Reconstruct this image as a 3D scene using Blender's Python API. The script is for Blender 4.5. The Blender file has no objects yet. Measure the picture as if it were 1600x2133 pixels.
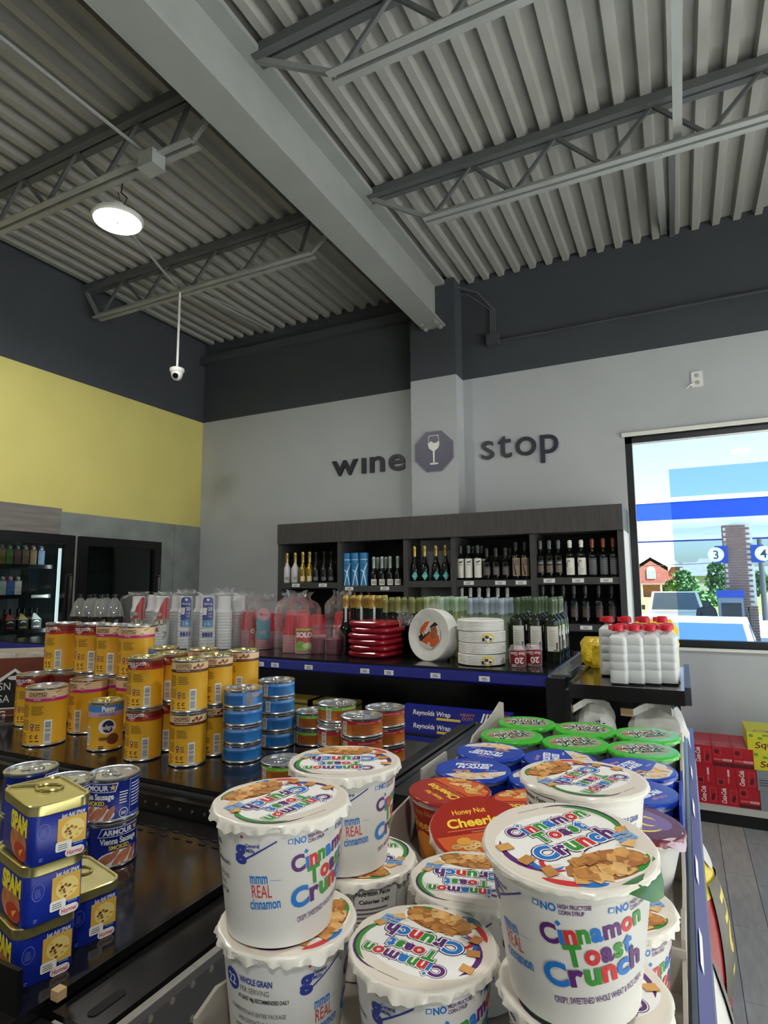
import bpy, bmesh, math, random
from mathutils import Vector, Matrix
R = random.Random(7)
scn = bpy.context.scene
COL = scn.collection
PI = math.pi

# ------------------------------------------------------------------ camera
YAW, PITCH, ROLL, FPX, CH = math.radians(26.358), math.radians(6.8725), math.radians(-.3925), 1239.0, 1.65
fw = Vector((-math.sin(YAW) * math.cos(PITCH), math.cos(YAW) * math.cos(PITCH), math.sin(PITCH)))
rt0 = Vector((math.cos(YAW), math.sin(YAW), 0)); up0 = rt0.cross(fw)
rt = math.cos(ROLL) * rt0 + math.sin(ROLL) * up0
up = -math.sin(ROLL) * rt0 + math.cos(ROLL) * up0
CAM = Vector((0, 0, CH))
cd = bpy.data.cameras.new('camera'); cam = bpy.data.objects.new('camera', cd); COL.objects.link(cam)
cd.sensor_fit = 'VERTICAL'; cd.sensor_height = 36; cd.lens = FPX * 36 / 2133; cd.clip_start = .02; cd.clip_end = 2000
cam.matrix_world = Matrix(((rt.x, up.x, -fw.x, CAM.x), (rt.y, up.y, -fw.y, CAM.y), (rt.z, up.z, -fw.z, CAM.z), (0, 0, 0, 1)))
scn.camera = cam

def ray(x, y): return fw + rt * ((x - 800) / FPX) + up * ((1066.5 - y) / FPX)
def PZ(x, y, Z): d = ray(x, y); return CAM + d * ((Z - CH) / d.z)
def PY(x, y, Y): d = ray(x, y); return CAM + d * (Y / d.y)
def PX(x, y, X): d = ray(x, y); return CAM + d * (X / d.x)

# ------------------------------------------------------------------ view, world, sun
vs = scn.view_settings
vs.view_transform = 'Standard'; vs.look = 'None'; vs.exposure = -0.08; vs.gamma = 1.0; vs.use_curve_mapping = False
scn.cycles.max_bounces = 8; scn.cycles.diffuse_bounces = 4; scn.cycles.glossy_bounces = 4
scn.cycles.transparent_max_bounces = 16; scn.cycles.sample_clamp_indirect = 6; scn.cycles.caustics_reflective = False; scn.cycles.caustics_refractive = False
w = bpy.data.worlds.new('sky'); scn.world = w; w.use_nodes = True
nt = w.node_tree; bg = nt.nodes['Background']
sky = nt.nodes.new('ShaderNodeTexSky'); sky.sky_type = 'NISHITA'; sky.sun_disc = False
sky.sun_elevation = math.radians(58); sky.sun_rotation = math.radians(100); sky.air_density = 1.2; sky.dust_density = 1.5
nt.links.new(sky.outputs[0], bg.inputs[0]); bg.inputs[1].default_value = .40
sd = bpy.data.lights.new('sun', 'SUN'); sd.energy = 44.0; sd.angle = .009; sd.color = (1, .96, .9)
sun = bpy.data.objects.new('sun', sd); COL.objects.link(sun)
sun.rotation_euler = Vector((1.0, -.3, 1.0)).to_track_quat('Z', 'Y').to_euler()
LAMP_W = 46.0

# ------------------------------------------------------------------ materials
def s2l(c):
    c = c / 255
    return c / 12.92 if c <= .04045 else ((c + .055) / 1.055) ** 2.4
def lin(rgb): return (s2l(rgb[0]), s2l(rgb[1]), s2l(rgb[2]), 1)
MATS = {}
def M(name, rgb, rough=.5, metal=0, var=0, scale=8, bump=0, bscale=60, emit=0, spec=.5, stretch=None):
    if name in MATS: return MATS[name]
    m = bpy.data.materials.new(name); m.use_nodes = True; t = m.node_tree; b = t.nodes['Principled BSDF']
    b.inputs['Base Color'].default_value = lin(rgb); b.inputs['Roughness'].default_value = rough; b.inputs['Metallic'].default_value = metal
    b.inputs['Specular IOR Level'].default_value = spec
    if emit:
        b.inputs['Emission Color'].default_value = lin(rgb); b.inputs['Emission Strength'].default_value = emit
    if var or bump:
        tc = t.nodes.new('ShaderNodeTexCoord'); mp = t.nodes.new('ShaderNodeMapping'); t.links.new(tc.outputs['Object'], mp.inputs[0])
        if stretch: mp.inputs['Scale'].default_value = stretch
    if var:
        n = t.nodes.new('ShaderNodeTexNoise'); n.inputs['Scale'].default_value = scale; n.inputs['Detail'].default_value = 5
        t.links.new(mp.outputs[0], n.inputs['Vector'])
        r = t.nodes.new('ShaderNodeMapRange'); r.inputs[1].default_value = .3; r.inputs[2].default_value = .7; r.inputs[3].default_value = 1 - var; r.inputs[4].default_value = 1 + var
        t.links.new(n.outputs[0], r.inputs[0])
        h = t.nodes.new('ShaderNodeHueSaturation'); h.inputs['Color'].default_value = lin(rgb); t.links.new(r.outputs[0], h.inputs['Value'])
        t.links.new(h.outputs[0], b.inputs['Base Color'])
    if bump:
        n2 = t.nodes.new('ShaderNodeTexNoise'); n2.inputs['Scale'].default_value = bscale; n2.inputs['Detail'].default_value = 3
        t.links.new(mp.outputs[0], n2.inputs['Vector'])
        bn = t.nodes.new('ShaderNodeBump'); bn.inputs['Strength'].default_value = bump; bn.inputs['Distance'].default_value = .01
        t.links.new(n2.outputs[0], bn.inputs['Height']); t.links.new(bn.outputs[0], b.inputs['Normal'])
    MATS[name] = m
    return m
def clear(name, rgb, gloss=.12, rough=.12, bump=0, bscale=60, milky=0):
    """thin clear sheet: transparent, with a share of gloss and of milky scatter"""
    if name in MATS: return MATS[name]
    m = bpy.data.materials.new(name); m.use_nodes = True; t = m.node_tree; t.nodes.clear()
    o = t.nodes.new('ShaderNodeOutputMaterial'); tr = t.nodes.new('ShaderNodeBsdfTransparent'); tr.inputs[0].default_value = lin(rgb)
    g = t.nodes.new('ShaderNodeBsdfGlossy'); g.inputs['Roughness'].default_value = rough; g.inputs[0].default_value = (1, 1, 1, 1)
    mx = t.nodes.new('ShaderNodeMixShader'); lw = t.nodes.new('ShaderNodeLayerWeight'); lw.inputs[0].default_value = .25
    ad = t.nodes.new('ShaderNodeMath'); ad.operation = 'MULTIPLY_ADD'; ad.inputs[1].default_value = .35; ad.inputs[2].default_value = gloss; ad.use_clamp = True
    t.links.new(lw.outputs['Fresnel'], ad.inputs[0]); t.links.new(ad.outputs[0], mx.inputs[0]); t.links.new(tr.outputs[0], mx.inputs[1]); t.links.new(g.outputs[0], mx.inputs[2])
    out = mx
    if milky:
        d = t.nodes.new('ShaderNodeBsdfDiffuse'); d.inputs[0].default_value = (.8, .8, .8, 1)
        m2 = t.nodes.new('ShaderNodeMixShader'); m2.inputs[0].default_value = milky
        t.links.new(mx.outputs[0], m2.inputs[1]); t.links.new(d.outputs[0], m2.inputs[2]); out = m2
    t.links.new(out.outputs[0], o.inputs[0])
    if bump:
        tc = t.nodes.new('ShaderNodeTexCoord'); n2 = t.nodes.new('ShaderNodeTexNoise'); n2.inputs['Scale'].default_value = bscale; n2.inputs['Detail'].default_value = 4
        t.links.new(tc.outputs['Object'], n2.inputs['Vector'])
        bn = t.nodes.new('ShaderNodeBump'); bn.inputs['Strength'].default_value = bump; bn.inputs['Distance'].default_value = .02
        t.links.new(n2.outputs[0], bn.inputs['Height']); t.links.new(bn.outputs[0], g.inputs['Normal'])
    MATS[name] = m
    return m

# ------------------------------------------------------------------ mesh builder
class MB:
    def __init__(s): s.v, s.f, s.m = [], [], []
    def add(s, vs_, fs, mat=0):
        o = len(s.v); s.v += [tuple(p) for p in vs_]
        for i, f in enumerate(fs):
            s.f.append(tuple(o + k for k in f)); s.m.append(mat[i] if isinstance(mat, (list, tuple)) else mat)
        return s
    def box(s, x0, y0, z0, x1, y1, z1, mat=0, T=None):
        v = [Vector((x, y, z)) for z in (z0, z1) for y in (y0, y1) for x in (x0, x1)]
        if T is not None: v = [T @ p for p in v]
        return s.add(v, [(0, 2, 3, 1), (4, 5, 7, 6), (0, 1, 5, 4), (2, 6, 7, 3), (0, 4, 6, 2), (1, 3, 7, 5)], mat)
    def bar(s, a, b, w, h, mat=0, upv=(0, 0, 1)):
        a, b = Vector(a), Vector(b); d = (b - a); L = d.length; d.normalize()
        u = Vector(upv)
        if abs(d.dot(u)) > .98: u = Vector((0, 1, 0))
        x = d.cross(u).normalized(); z = x.cross(d)
        v = []
        for p in (a, b):
            for sx, sz in ((-1, -1), (1, -1), (1, 1), (-1, 1)): v.append(p + x * (sx * w / 2) + z * (sz * h / 2))
        return s.add(v, [(3, 2, 1, 0), (4, 5, 6, 7), (0, 1, 5, 4), (1, 2, 6, 5), (2, 3, 7, 6), (3, 0, 4, 7)], mat)
    def tube(s, pts, r, seg=8, mat=0, cap=True):
        pts = [Vector(p) for p in pts]; n = len(pts); rs = r if isinstance(r, (list, tuple)) else [r] * n
        base = len(s.v); prev = None
        for i, p in enumerate(pts):
            d = (pts[min(i + 1, n - 1)] - pts[max(i - 1, 0)]).normalized()
            u = prev if prev is not None else (Vector((0, 0, 1)) if abs(d.z) < .9 else Vector((0, 1, 0)))
            x = d.cross(u).normalized(); u = x.cross(d).normalized(); prev = u
            for k in range(seg):
                a = 2 * PI * k / seg; s.v.append(tuple(p + (x * math.cos(a) + u * math.sin(a)) * rs[i]))
        for i in range(n - 1):
            for k in range(seg):
                s.f.append((base + i * seg + k, base + i * seg + (k + 1) % seg, base + (i + 1) * seg + (k + 1) % seg, base + (i + 1) * seg + k)); s.m.append(mat)
        if cap:
            s.f.append(tuple(base + k for k in reversed(range(seg)))); s.m.append(mat)
            s.f.append(tuple(base + (n - 1) * seg + k for k in range(seg))); s.m.append(mat)
        return s
    def lathe(s, prof, seg=24, mats=0, wob=None):
        """prof: (r, z) bottom to top; r 0 closes; mats int or one per profile segment"""
        base = len(s.v); rows = []
        for j, (r, z) in enumerate(prof):
            if r < 1e-6:
                rows.append([len(s.v)]); s.v.append((0, 0, z))
            else:
                row = []
                for k in range(seg):
                    a = 2 * PI * k / seg; q = wob(j, a) if wob else (0, 0)
                    row.append(len(s.v)); s.v.append((math.cos(a) * (r + q[0]), math.sin(a) * (r + q[0]), z + q[1]))
                rows.append(row)
        for j in range(len(prof) - 1):
            A, B = rows[j], rows[j + 1]; mt = mats[j] if isinstance(mats, (list, tuple)) else mats
            for k in range(seg):
                k2 = (k + 1) % seg
                if len(A) == 1 and len(B) == 1: continue
                if len(A) == 1: s.f.append((A[0], B[k2], B[k]))
                elif len(B) == 1: s.f.append((A[k], A[k2], B[0]))
                else: s.f.append((A[k], A[k2], B[k2], B[k]))
                s.m.append(mt)
        return s
    def loft(s, rings, mat=0, cap=True):
        base = len(s.v); n = len(rings[0])
        for r in rings: s.v += [tuple(p) for p in r]
        for j in range(len(rings) - 1):
            for k in range(n):
                k2 = (k + 1) % n
                s.f.append((base + j * n + k, base + j * n + k2, base + (j + 1) * n + k2, base + (j + 1) * n + k)); s.m.append(mat[j] if isinstance(mat, (list, tuple)) else mat)
        if cap:
            s.f.append(tuple(base + k for k in reversed(range(n)))); s.m.append(mat[0] if isinstance(mat, (list, tuple)) else mat)
            s.f.append(tuple(base + (len(rings) - 1) * n + k for k in range(n))); s.m.append(mat[-1] if isinstance(mat, (list, tuple)) else mat)
        return s
    def prism(s, poly, z0, z1, mat=0):
        return s.loft([[(x, y, z0) for x, y in poly], [(x, y, z1) for x, y in poly]], mat)
    def mesh(s, name, mats, sharp=35):
        me = bpy.data.meshes.new(name); me.from_pydata(s.v, [], s.f)
        for m in (mats if isinstance(mats, (list, tuple)) else [mats]): me.materials.append(m)
        me.polygons.foreach_set('material_index', s.m); me.polygons.foreach_set('use_smooth', [True] * len(s.f))
        me.set_sharp_from_angle(angle=math.radians(sharp)); me.update()
        return me
def rrect(w, d, r, n=4, cx=0, cy=0):
    o = []
    for sx, sy, a0 in ((1, 1, 0), (-1, 1, 90), (-1, -1, 180), (1, -1, 270)):
        for k in range(n + 1):
            a = math.radians(a0 + 90 * k / n); o.append((cx + sx * (w / 2 - r) + r * math.cos(a), cy + sy * (d / 2 - r) + r * math.sin(a)))
    return o
def obj(name, me, parent=None, loc=None, rot=None):
    o = bpy.data.objects.new(name, me); COL.objects.link(o)
    if parent is not None: o.parent = parent
    if loc is not None: o.location = loc
    if rot is not None: o.rotation_euler = rot if not isinstance(rot, (int, float)) else (0, 0, rot)
    return o
def tag(o, label, cat, group=None):
    o['label'] = label; o['category'] = cat
    if group: o['group'] = group
    return o
def thing(name, label, cat, loc=(0, 0, 0), rot=0, group=None):
    return tag(obj(name, None, None, loc, rot), label, cat, group)
def struct(name, me, label=None):
    o = obj(name, me); o['kind'] = 'structure'
    if label: o['label'] = label
    return o
ORD = 'first second third fourth fifth sixth seventh eighth ninth tenth eleventh twelfth thirteenth fourteenth fifteenth'.split()
def face(x, y, extra=0):
    return math.atan2(CAM.x - x, -(CAM.y - y)) + math.radians(extra)

# ------------------------------------------------------------------ flat print
_TX = {}
def tgeo(sx, off=0.0, shear=0.0):
    k = (sx, off, shear)
    if k not in _TX:
        cu = bpy.data.curves.new('lettering', 'FONT'); cu.body = sx; cu.size = 1; cu.offset = off; cu.shear = shear; cu.resolution_u = 4; cu.dimensions = '2D'; cu.fill_mode = 'BOTH'
        ob = bpy.data.objects.new('lettering', cu); me = bpy.data.meshes.new_from_object(ob)
        vs_ = [(v.co.x, v.co.y) for v in me.vertices]; fs = [tuple(p.vertices) for p in me.polygons]
        bpy.data.objects.remove(ob); bpy.data.meshes.remove(me); bpy.data.curves.remove(cu)
        _TX[k] = (vs_, fs)
    return _TX[k]
class DC:
    def __init__(s): s.p = []; s.mats = []
    def mi(s, m):
        if m not in s.mats: s.mats.append(m)
        return s.mats.index(m)
    def raw(s, vs_, fs, mat, layer=0): s.p.append((vs_, fs, s.mi(mat), layer)); return s
    def rect(s, x0, y0, x1, y1, mat, layer=0): return s.raw([(x0, y0), (x1, y0), (x1, y1), (x0, y1)], [(0, 1, 2, 3)], mat, layer)
    def poly(s, pts, mat, layer=0): return s.raw(list(pts), [tuple(range(len(pts)))], mat, layer)
    def ell(s, cx, cy, rx, ry, mat, layer=0, n=20, rot=0):
        c, q = math.cos(rot), math.sin(rot); pts = []
        for k in range(n):
            a = 2 * PI * k / n; x, y = rx * math.cos(a), ry * math.sin(a); pts.append((cx + x * c - y * q, cy + x * q + y * c))
        return s.poly(pts, mat, layer)
    def arc(s, cx, cy, r0, r1, a0, a1, mat, layer=0, n=10, sy=1):
        v = []
        for k in range(n + 1):
            a = math.radians(a0 + (a1 - a0) * k / n); t = math.sin(PI * k / n) ** .5 if True else 1
            rm = (r0 + r1) / 2; hw = (r1 - r0) / 2 * max(t, .08)
            v += [(cx + (rm - hw) * math.cos(a), cy + (rm - hw) * math.sin(a) * sy), (cx + (rm + hw) * math.cos(a), cy + (rm + hw) * math.sin(a) * sy)]
        f = [(2 * k, 2 * k + 1, 2 * k + 3, 2 * k + 2) for k in range(n)]
        return s.raw(v, f, mat, layer)
    def text(s, t, x, y, h, mat, layer=1, bold=0.0, w=None, rot=0, shear=0.0, align='C'):
        v, f = tgeo(t, bold, shear)
        if not v: return s
        x0 = min(p[0] for p in v); x1 = max(p[0] for p in v); k = h / .72; kx = k if w is None else w / (x1 - x0)
        cx = {'C': (x0 + x1) / 2, 'L': x0, 'R': x1}[align]; c, q = math.cos(rot), math.sin(rot)
        o = []
        for px, py in v:
            a, b = (px - cx) * kx, (py - .36) * k; o.append((x + a * c - b * q, y + a * q + b * c))
        return s.raw(o, f, mat, layer)
    def rainbow(s, word, cols, x, y, h, w, layer, bold=.02, rot=0, out=None):
        """letters one by one, each its colour; out: list of (bold, material, layer) outlines under them"""
        word = word.replace('i', '\u0131'); gs = [tgeo(ch, bold) for ch in word]; ws = [max(p[0] for p in g[0]) - min(p[0] for p in g[0]) for g in gs]; gap = .03
        tot = sum(ws) + gap * (len(word) - 1); k = h / .72; kx = w / tot; c, q = math.cos(rot), math.sin(rot); pen = -w / 2
        for ii, (ch, g, wd, col) in enumerate(zip(word, gs, ws, cols)):
            for bd, mt, ly in [(bold, col, layer)] + list(out or []):
                v, f = tgeo(ch, bd); x0 = min(p[0] for p in g[0]); o = []
                for px, py in v:
                    a, b = (px - x0) * kx + pen, (py - .36) * k; o.append((x + a * c - b * q, y + a * q + b * c))
                s.raw(o, f, mt, ly + .1 * ii)
            if ch == '\u0131':
                for hw_, mt, ly in [(.10 + bold * .3, col, layer)] + [(.10 + bd, m_, l_) for bd, m_, l_ in (out or [])]:
                    o = []
                    for px, py in ((wd / 2, .74 - hw_), (wd / 2 + hw_, .74), (wd / 2, .74 + hw_), (wd / 2 - hw_, .74)):
                        a, b = px * kx + pen, (py - .36) * k; o.append((x + a * c - b * q, y + a * q + b * c))
                    s.raw(o, [(0, 1, 2, 3)], mt, ly + .1 * ii + .05)
            pen += (wd + gap) * kx
        return s
    def lines(s, x0, y0, x1, y1, n, mat, layer=1, rnd=None, fill=.5):
        rr = rnd or random.Random(int(abs(x0 * 1e4) + n)); st = (y1 - y0) / n
        for k in range(n):
            e = x1 - (x1 - x0) * rr.random() * .25; s.rect(x0, y0 + k * st, e, y0 + k * st + st * fill, mat, layer)
        return s
    def barcode(s, x0, y0, x1, y1, layer=1, vert=True):
        s.rect(x0, y0, x1, y1, WHITE, layer); rr = random.Random(3); n = 14
        for k in range(n):
            t = (k + .5) / n
            if vert: yy = y0 + (y1 - y0) * (.08 + .84 * t); hh = (y1 - y0) / n * (.2 + .3 * rr.random()); s.rect(x0 + (x1 - x0) * .14, yy, x1 - (x1 - x0) * .14, yy + hh, BLACK, layer + 1)
            else: xx = x0 + (x1 - x0) * (.08 + .84 * t); hh = (x1 - x0) / n * (.2 + .3 * rr.random()); s.rect(xx, y0 + (y1 - y0) * .12, xx + hh, y1 - (y1 - y0) * .12, BLACK, layer + 1)
        return s
    def mesh(s, name, fn, du=None, eps=.00012, base=.00025, dv=None):
        bm = bmesh.new(); ly = bm.verts.layers.float.new('ly')
        for vs_, fs, mt, layer in s.p:
            bv = []
            for x, y in vs_:
                b = bm.verts.new((x, y, 0)); b[ly] = layer; bv.append(b)
            for f in fs:
                try: q = bm.faces.new([bv[i] for i in f]); q.material_index = mt
                except ValueError: pass
        for step, ax in ((du, 0), (dv, 1)):
            if step:
                lo = min(v.co[ax] for v in bm.verts); hi = max(v.co[ax] for v in bm.verts); u = math.floor(lo / step) * step + step
                while u < hi:
                    co = [0, 0, 0]; co[ax] = u; no = [0, 0, 0]; no[ax] = 1
                    bmesh.ops.bisect_plane(bm, geom=bm.verts[:] + bm.edges[:] + bm.faces[:], plane_co=co, plane_no=no, dist=1e-7); u += step
        for v in bm.verts: v.co = fn(v.co.x, v.co.y, base + v[ly] * eps)
        bm.faces.ensure_lookup_table()
        me = bpy.data.meshes.new(name); bm.to_mesh(me); bm.free()
        for m in s.mats: me.materials.append(m)
        return me
def cyl(rf, rref):
    """wrap: u is arc length at radius rref, v the height; u = 0 faces local -Y"""
    def fn(u, v, o):
        a = u / rref; r = (rf(v) if callable(rf) else rf) + o
        return Vector((math.sin(a) * r, -math.cos(a) * r, v))
    return fn
def disc(z): return lambda u, v, o: Vector((u, v, z + o))
def front(y): return lambda u, v, o: Vector((u, y - o, v))

WHITE = M('white_print', (238, 236, 230), .45); BLACK = M('black_print', (22, 22, 24), .45)

# ================================================================== THE SETTING
BW, LW = 5.4, -5.15
BAND = 3.625
m_dark = M('charcoal_paint', (64, 68, 74), .85, var=.06, scale=3, bump=.08, bscale=90)
m_grey = M('pale_grey_paint', (180, 184, 188), .85, var=.03, scale=2, bump=.06, bscale=90)
m_yell = M('yellow_paint', (218, 208, 124), .85, var=.04, scale=2, bump=.06, bscale=90)
m_conc = M('patched_grey_paint', (132, 137, 136), .8, var=.16, scale=5)
m_deck = M('deck_paint', (156, 156, 151), .6, var=.05, scale=3)
m_steel = M('steel_grey_paint', (150, 153, 150), .55, var=.05, scale=4)
m_steeld = M('steel_dark_paint', (92, 95, 96), .6)
m_black = M('black_powder_coat', (20, 20, 22), .28, var=.15, scale=30)
m_blackg = M('black_gloss_shelf', (26, 25, 25), .13, var=.2, scale=12)
m_frame = M('black_window_frame', (26, 28, 34), .4)

# floor with separate planks
fb = MB().box(LW, -4.2, -.06, 4.2, BW, -.006)
floor = struct('floor', fb.mesh('floor', M('floor_grout', (84, 84, 82), .8)))
m_pl = [M('plank_tile_%d' % i, c, .5, var=.13, scale=7, stretch=(5, 1, 1), bump=.05, bscale=40) for i, c in enumerate(((150, 148, 142), (142, 143, 141), (156, 152, 144)))]
pm = [MB().box(-.0735, -.294, -.006, .0735, .294, 0).mesh('plank', m) for m in m_pl]
nx = 0
for i in range(-2, 9):
    x = .05 + .15 * i
    for j in range(0, 7):
        y = 1.85 + .59 * j + (.197 if i % 2 else 0) + (.1 if i % 3 == 2 else 0)
        if y > 5.1: continue
        obj('plank', pm[(i * 5 + j * 3) % 3], floor, (x, y, 0))
far = MB()
for i in range(-34, 28):
    if -2 <= i < 9: continue
    for j in range(-10, 6):
        y = 1.85 + .59 * j + (.197 if i % 2 else 0)
        far.box(.05 + .15 * i - .0735, y - .294, -.006, .05 + .15 * i + .0735, y + .294, 0, (i * 5 + j * 3) % 3)
for i in range(-2, 9):
    for j in range(-10, 0):
        y = 1.85 + .59 * j + (.197 if i % 2 else 0) + (.1 if i % 3 == 2 else 0)
        far.box(.05 + .15 * i - .0735, y - .294, -.006, .05 + .15 * i + .0735, y + .294, 0, (i * 5 + j * 3) % 3)
ff = obj('plank_field', far.mesh('plank_field', m_pl), floor); ff['kind'] = 'stuff'

# back wall with the window opening
WX0, WX1, WZ0, WZ1 = -.365, 2.5, 1.13, 2.885
b = MB()
for (x0, x1, z0, z1) in ((LW - .9, WX0, 0, BAND), (WX1, 4.2, 0, BAND), (WX0, WX1, 0, WZ0), (WX0, WX1, WZ1, BAND)): b.box(x0, BW, z0, x1, BW + .22, z1, 0)
b.box(LW - .9, BW, BAND, 4.2, BW + .22, 4.85, 1)
wall_back = struct('wall_back', b.mesh('wall_back', [m_grey, m_dark]))
# left wall with the two cooler openings
C1Y0, C1Y1, C2Y0, C2Y1, CZ = 2.3, 3.73, 3.785, 4.775, 2.12
b = MB(); X0, X1 = LW - .15, LW
for (y0, y1, z0, z1, m) in ((-4.2, C1Y0, 0, 2.34, 0), (C1Y0, C2Y1, CZ, 2.34, 0), (C1Y1, C2Y0, 0, CZ, 0), (C2Y1, BW, 0, 2.34, 0), (-4.2, BW, 2.34, BAND, 1), (-4.2, BW, BAND, 4.85, 2)): b.box(X0, y0, z0, X1, y1, z1, m)
wall_left = struct('wall_left', b.mesh('wall_left', [m_conc, m_yell, m_dark]))
b = MB().box(LW, -4.4, 0, 4.2, -4.2, BAND, 0).box(LW, -4.4, BAND, 4.2, -4.2, 4.85, 1)
struct('wall_front', b.mesh('wall_front', [m_grey, m_dark]))
b = MB()
for (y0, y1, z0, z1, m) in ((-4.2, -3.6, 0, BAND, 0), (4.6, BW, 0, BAND, 0), (-3.6, 4.6, 0, .3, 0), (-3.6, 4.6, 2.9, BAND, 0), (-4.2, BW, BAND, 4.85, 1)): b.box(4.2, y0, z0, 4.4, y1, z1, m)
struct('wall_right', b.mesh('wall_right', [m_grey, m_dark]))
m_glass = clear('window_glass', (244, 248, 250), .02, .02)
for n, (y0, y1) in enumerate(((-3.6, -.9), (-.9, 1.85), (1.85, 4.6))):
    b = MB()
    for bx in ((4.24, y0, .3, 4.34, y0 + .05, 2.9), (4.24, y1 - .05, .3, 4.34, y1, 2.9), (4.24, y0, .3, 4.34, y1, .36), (4.24, y0, 2.84, 4.34, y1, 2.9)): b.box(*bx)
    wo = struct('window_%d' % (n + 2), b.mesh('storefront_frame', m_frame))
    obj('pane', MB().box(4.285, y0 + .05, .36, 4.293, y1 - .05, 2.84).mesh('pane', m_glass), wo)

# the window in view
b = MB(); fy0, fy1 = BW + .02, BW + .10; t = .055
for bx in ((WX0, fy0, WZ0, WX0 + t, fy1, WZ1), (WX1 - t, fy0, WZ0, WX1, fy1, WZ1), (WX0, fy0, WZ0, WX1, fy1, WZ0 + t), (WX0, fy0, WZ1 - t, WX1, fy1, WZ1), (1.15, fy0, WZ0, 1.15 + t, fy1, WZ1)): b.box(*bx)
win = struct('window_1', b.mesh('window_frame', m_frame), 'black framed shop window looking onto the forecourt')
obj('pane', MB().box(WX0 + t, BW + .055, WZ0 + t, 1.15, BW + .063, WZ1 - t).mesh('pane', m_glass), win)
obj('pane', MB().box(1.15 + t, BW + .055, WZ0 + t, WX1 - t, BW + .063, WZ1 - t).mesh('pane', m_glass), win)
film = M('tint_film_base', (120, 170, 205))
mt = clear('tint_film', (206, 226, 242), .02, .05)
fl = PY(1393, 978, BW + .05)
o = obj('tint_film', MB().box(fl.x, BW + .047, WZ0 + t, 1.15, BW + .050, fl.z).mesh('tint_film', mt), win); o['label'] = 'bluish tint film over part of the glass'
obj('head_trim', MB().box(WX0 - .02, BW - .03, WZ1, WX1, BW + .02, WZ1 + .03).mesh('head_trim', M('trim_white', (226, 226, 220), .5)), win)
obj('sill', MB().box(WX0 + .02, BW - .03, WZ0 - .022, WX1, BW + .03, WZ0).mesh('sill', M('trim_white', (226, 226, 220), .5)), win)

# column, beam, roof deck
CX0, CX1, CY = -2.274, -1.803, 5.2
b = MB().box(CX0, CY, 0, CX1, BW, BAND, 0).box(CX0, CY, BAND, CX1, BW, 4.6, 1)
struct('column', b.mesh('column', [m_grey, m_dark]))
b = MB(); bx0, bx1 = -2.13, -1.90; BZ = 4.12
b.box(bx0, -4.2, BZ, bx1, CY + .03, BZ + .02).box((bx0 + bx1) / 2 - .012, -4.2, BZ + .02, (bx0 + bx1) / 2 + .012, CY + .03, 4.55).box(bx0, -4.2, 4.55, bx1, CY + .03, 4.585)
beam = struct('roof_beam', b.mesh('roof_beam', m_steel))
bm_ = MB()
for y in (5.05, 5.17):
    for x in (-2.09, -1.94): bm_.box(x - .014, y - .014, BZ - .022, x + .014, y + .014, BZ)
obj('bolt_set', bm_.mesh('bolt_set', m_steel), beam)
# corrugated deck
b = MB(); x = LW; pts = []
while x < 4.2:
    pts += [(x, 4.66), (x + .072, 4.66), (x + .086, 4.605), (x + .138, 4.605)]; x += .152
n = len(pts)
vs_ = [(p[0], -4.2, p[1]) for p in pts] + [(p[0], BW, p[1]) for p in pts]
b.add(vs_, [(k, k + 1, n + k + 1, n + k) for k in range(n - 1)])
b.box(LW, -4.2, 4.70, 4.2, BW, 4.85)
struct('ceiling', b.mesh('ceiling', m_deck, 20))
# wall ledgers
struct('trim_1', MB().box(LW, BW - .09, 4.34, CX0, BW, 4.43).mesh('wall_ledger', m_dark))

def joist(y, xa, xb, ba, bb, label, first_up=True):
    t = thing('roof_joist', label, 'joist', (0, 0, 0), 0, 'open web roof joists')
    obj('top_chord', MB().box(xa, y - .055, 4.545, xb, y - .008, 4.603).box(xa, y + .008, 4.545, xb, y + .055, 4.603).box(xa, y - .008, 4.57, xb, y + .008, 4.603).mesh('top_chord', m_steeld), t)
    obj('bottom_chord', MB().box(ba, y - .055, 4.235, bb, y - .012, 4.243).box(ba, y - .018, 4.243, bb, y - .012, 4.285).box(ba, y + .012, 4.235, bb, y + .055, 4.243).box(ba, y + .012, 4.243, bb, y + .018, 4.285).mesh('bottom_chord', m_steel), t)
    x = ba + .06; k = 0; st = .29
    nodes = [xa + .02, ba + .05]
    while x < bb - .02:
        x2 = min(x + st, bb - .03)
        z0, z1 = (4.26, 4.56) if k % 2 == 0 else (4.56, 4.26)
        obj('web_member', MB().bar((x, y, z0), (x2, y, z1), .022, .022).mesh('web_member', m_steeld), t)
        x = x2; k += 1
        if x2 >= bb - .03: break
    for (a, c) in ((xa, ba), (xb, bb)):
        if abs(a - c) > .1: obj('web_member', MB().bar((a, y, 4.56), (c + (.03 if a < c else -.03), y, 4.26), .03, .03).mesh('end_web', m_steel), t)
    return t
joist(3.73, LW, bx0 + .05, -4.97, -2.46, 'roof joist carrying the hanging dome camera')
joist(2.40, LW, bx0 + .05, LW + .15, -2.42, 'roof joist with the round high bay lamp under it')
joist(3.73, bx1 - .05, 4.2, -1.50, 4.1, 'roof joist near the wine wall on the window side of the beam')
joist(2.38, bx1 - .05, 4.2, -1.47, 4.1, 'roof joist nearest overhead on the window side of the beam')
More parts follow.
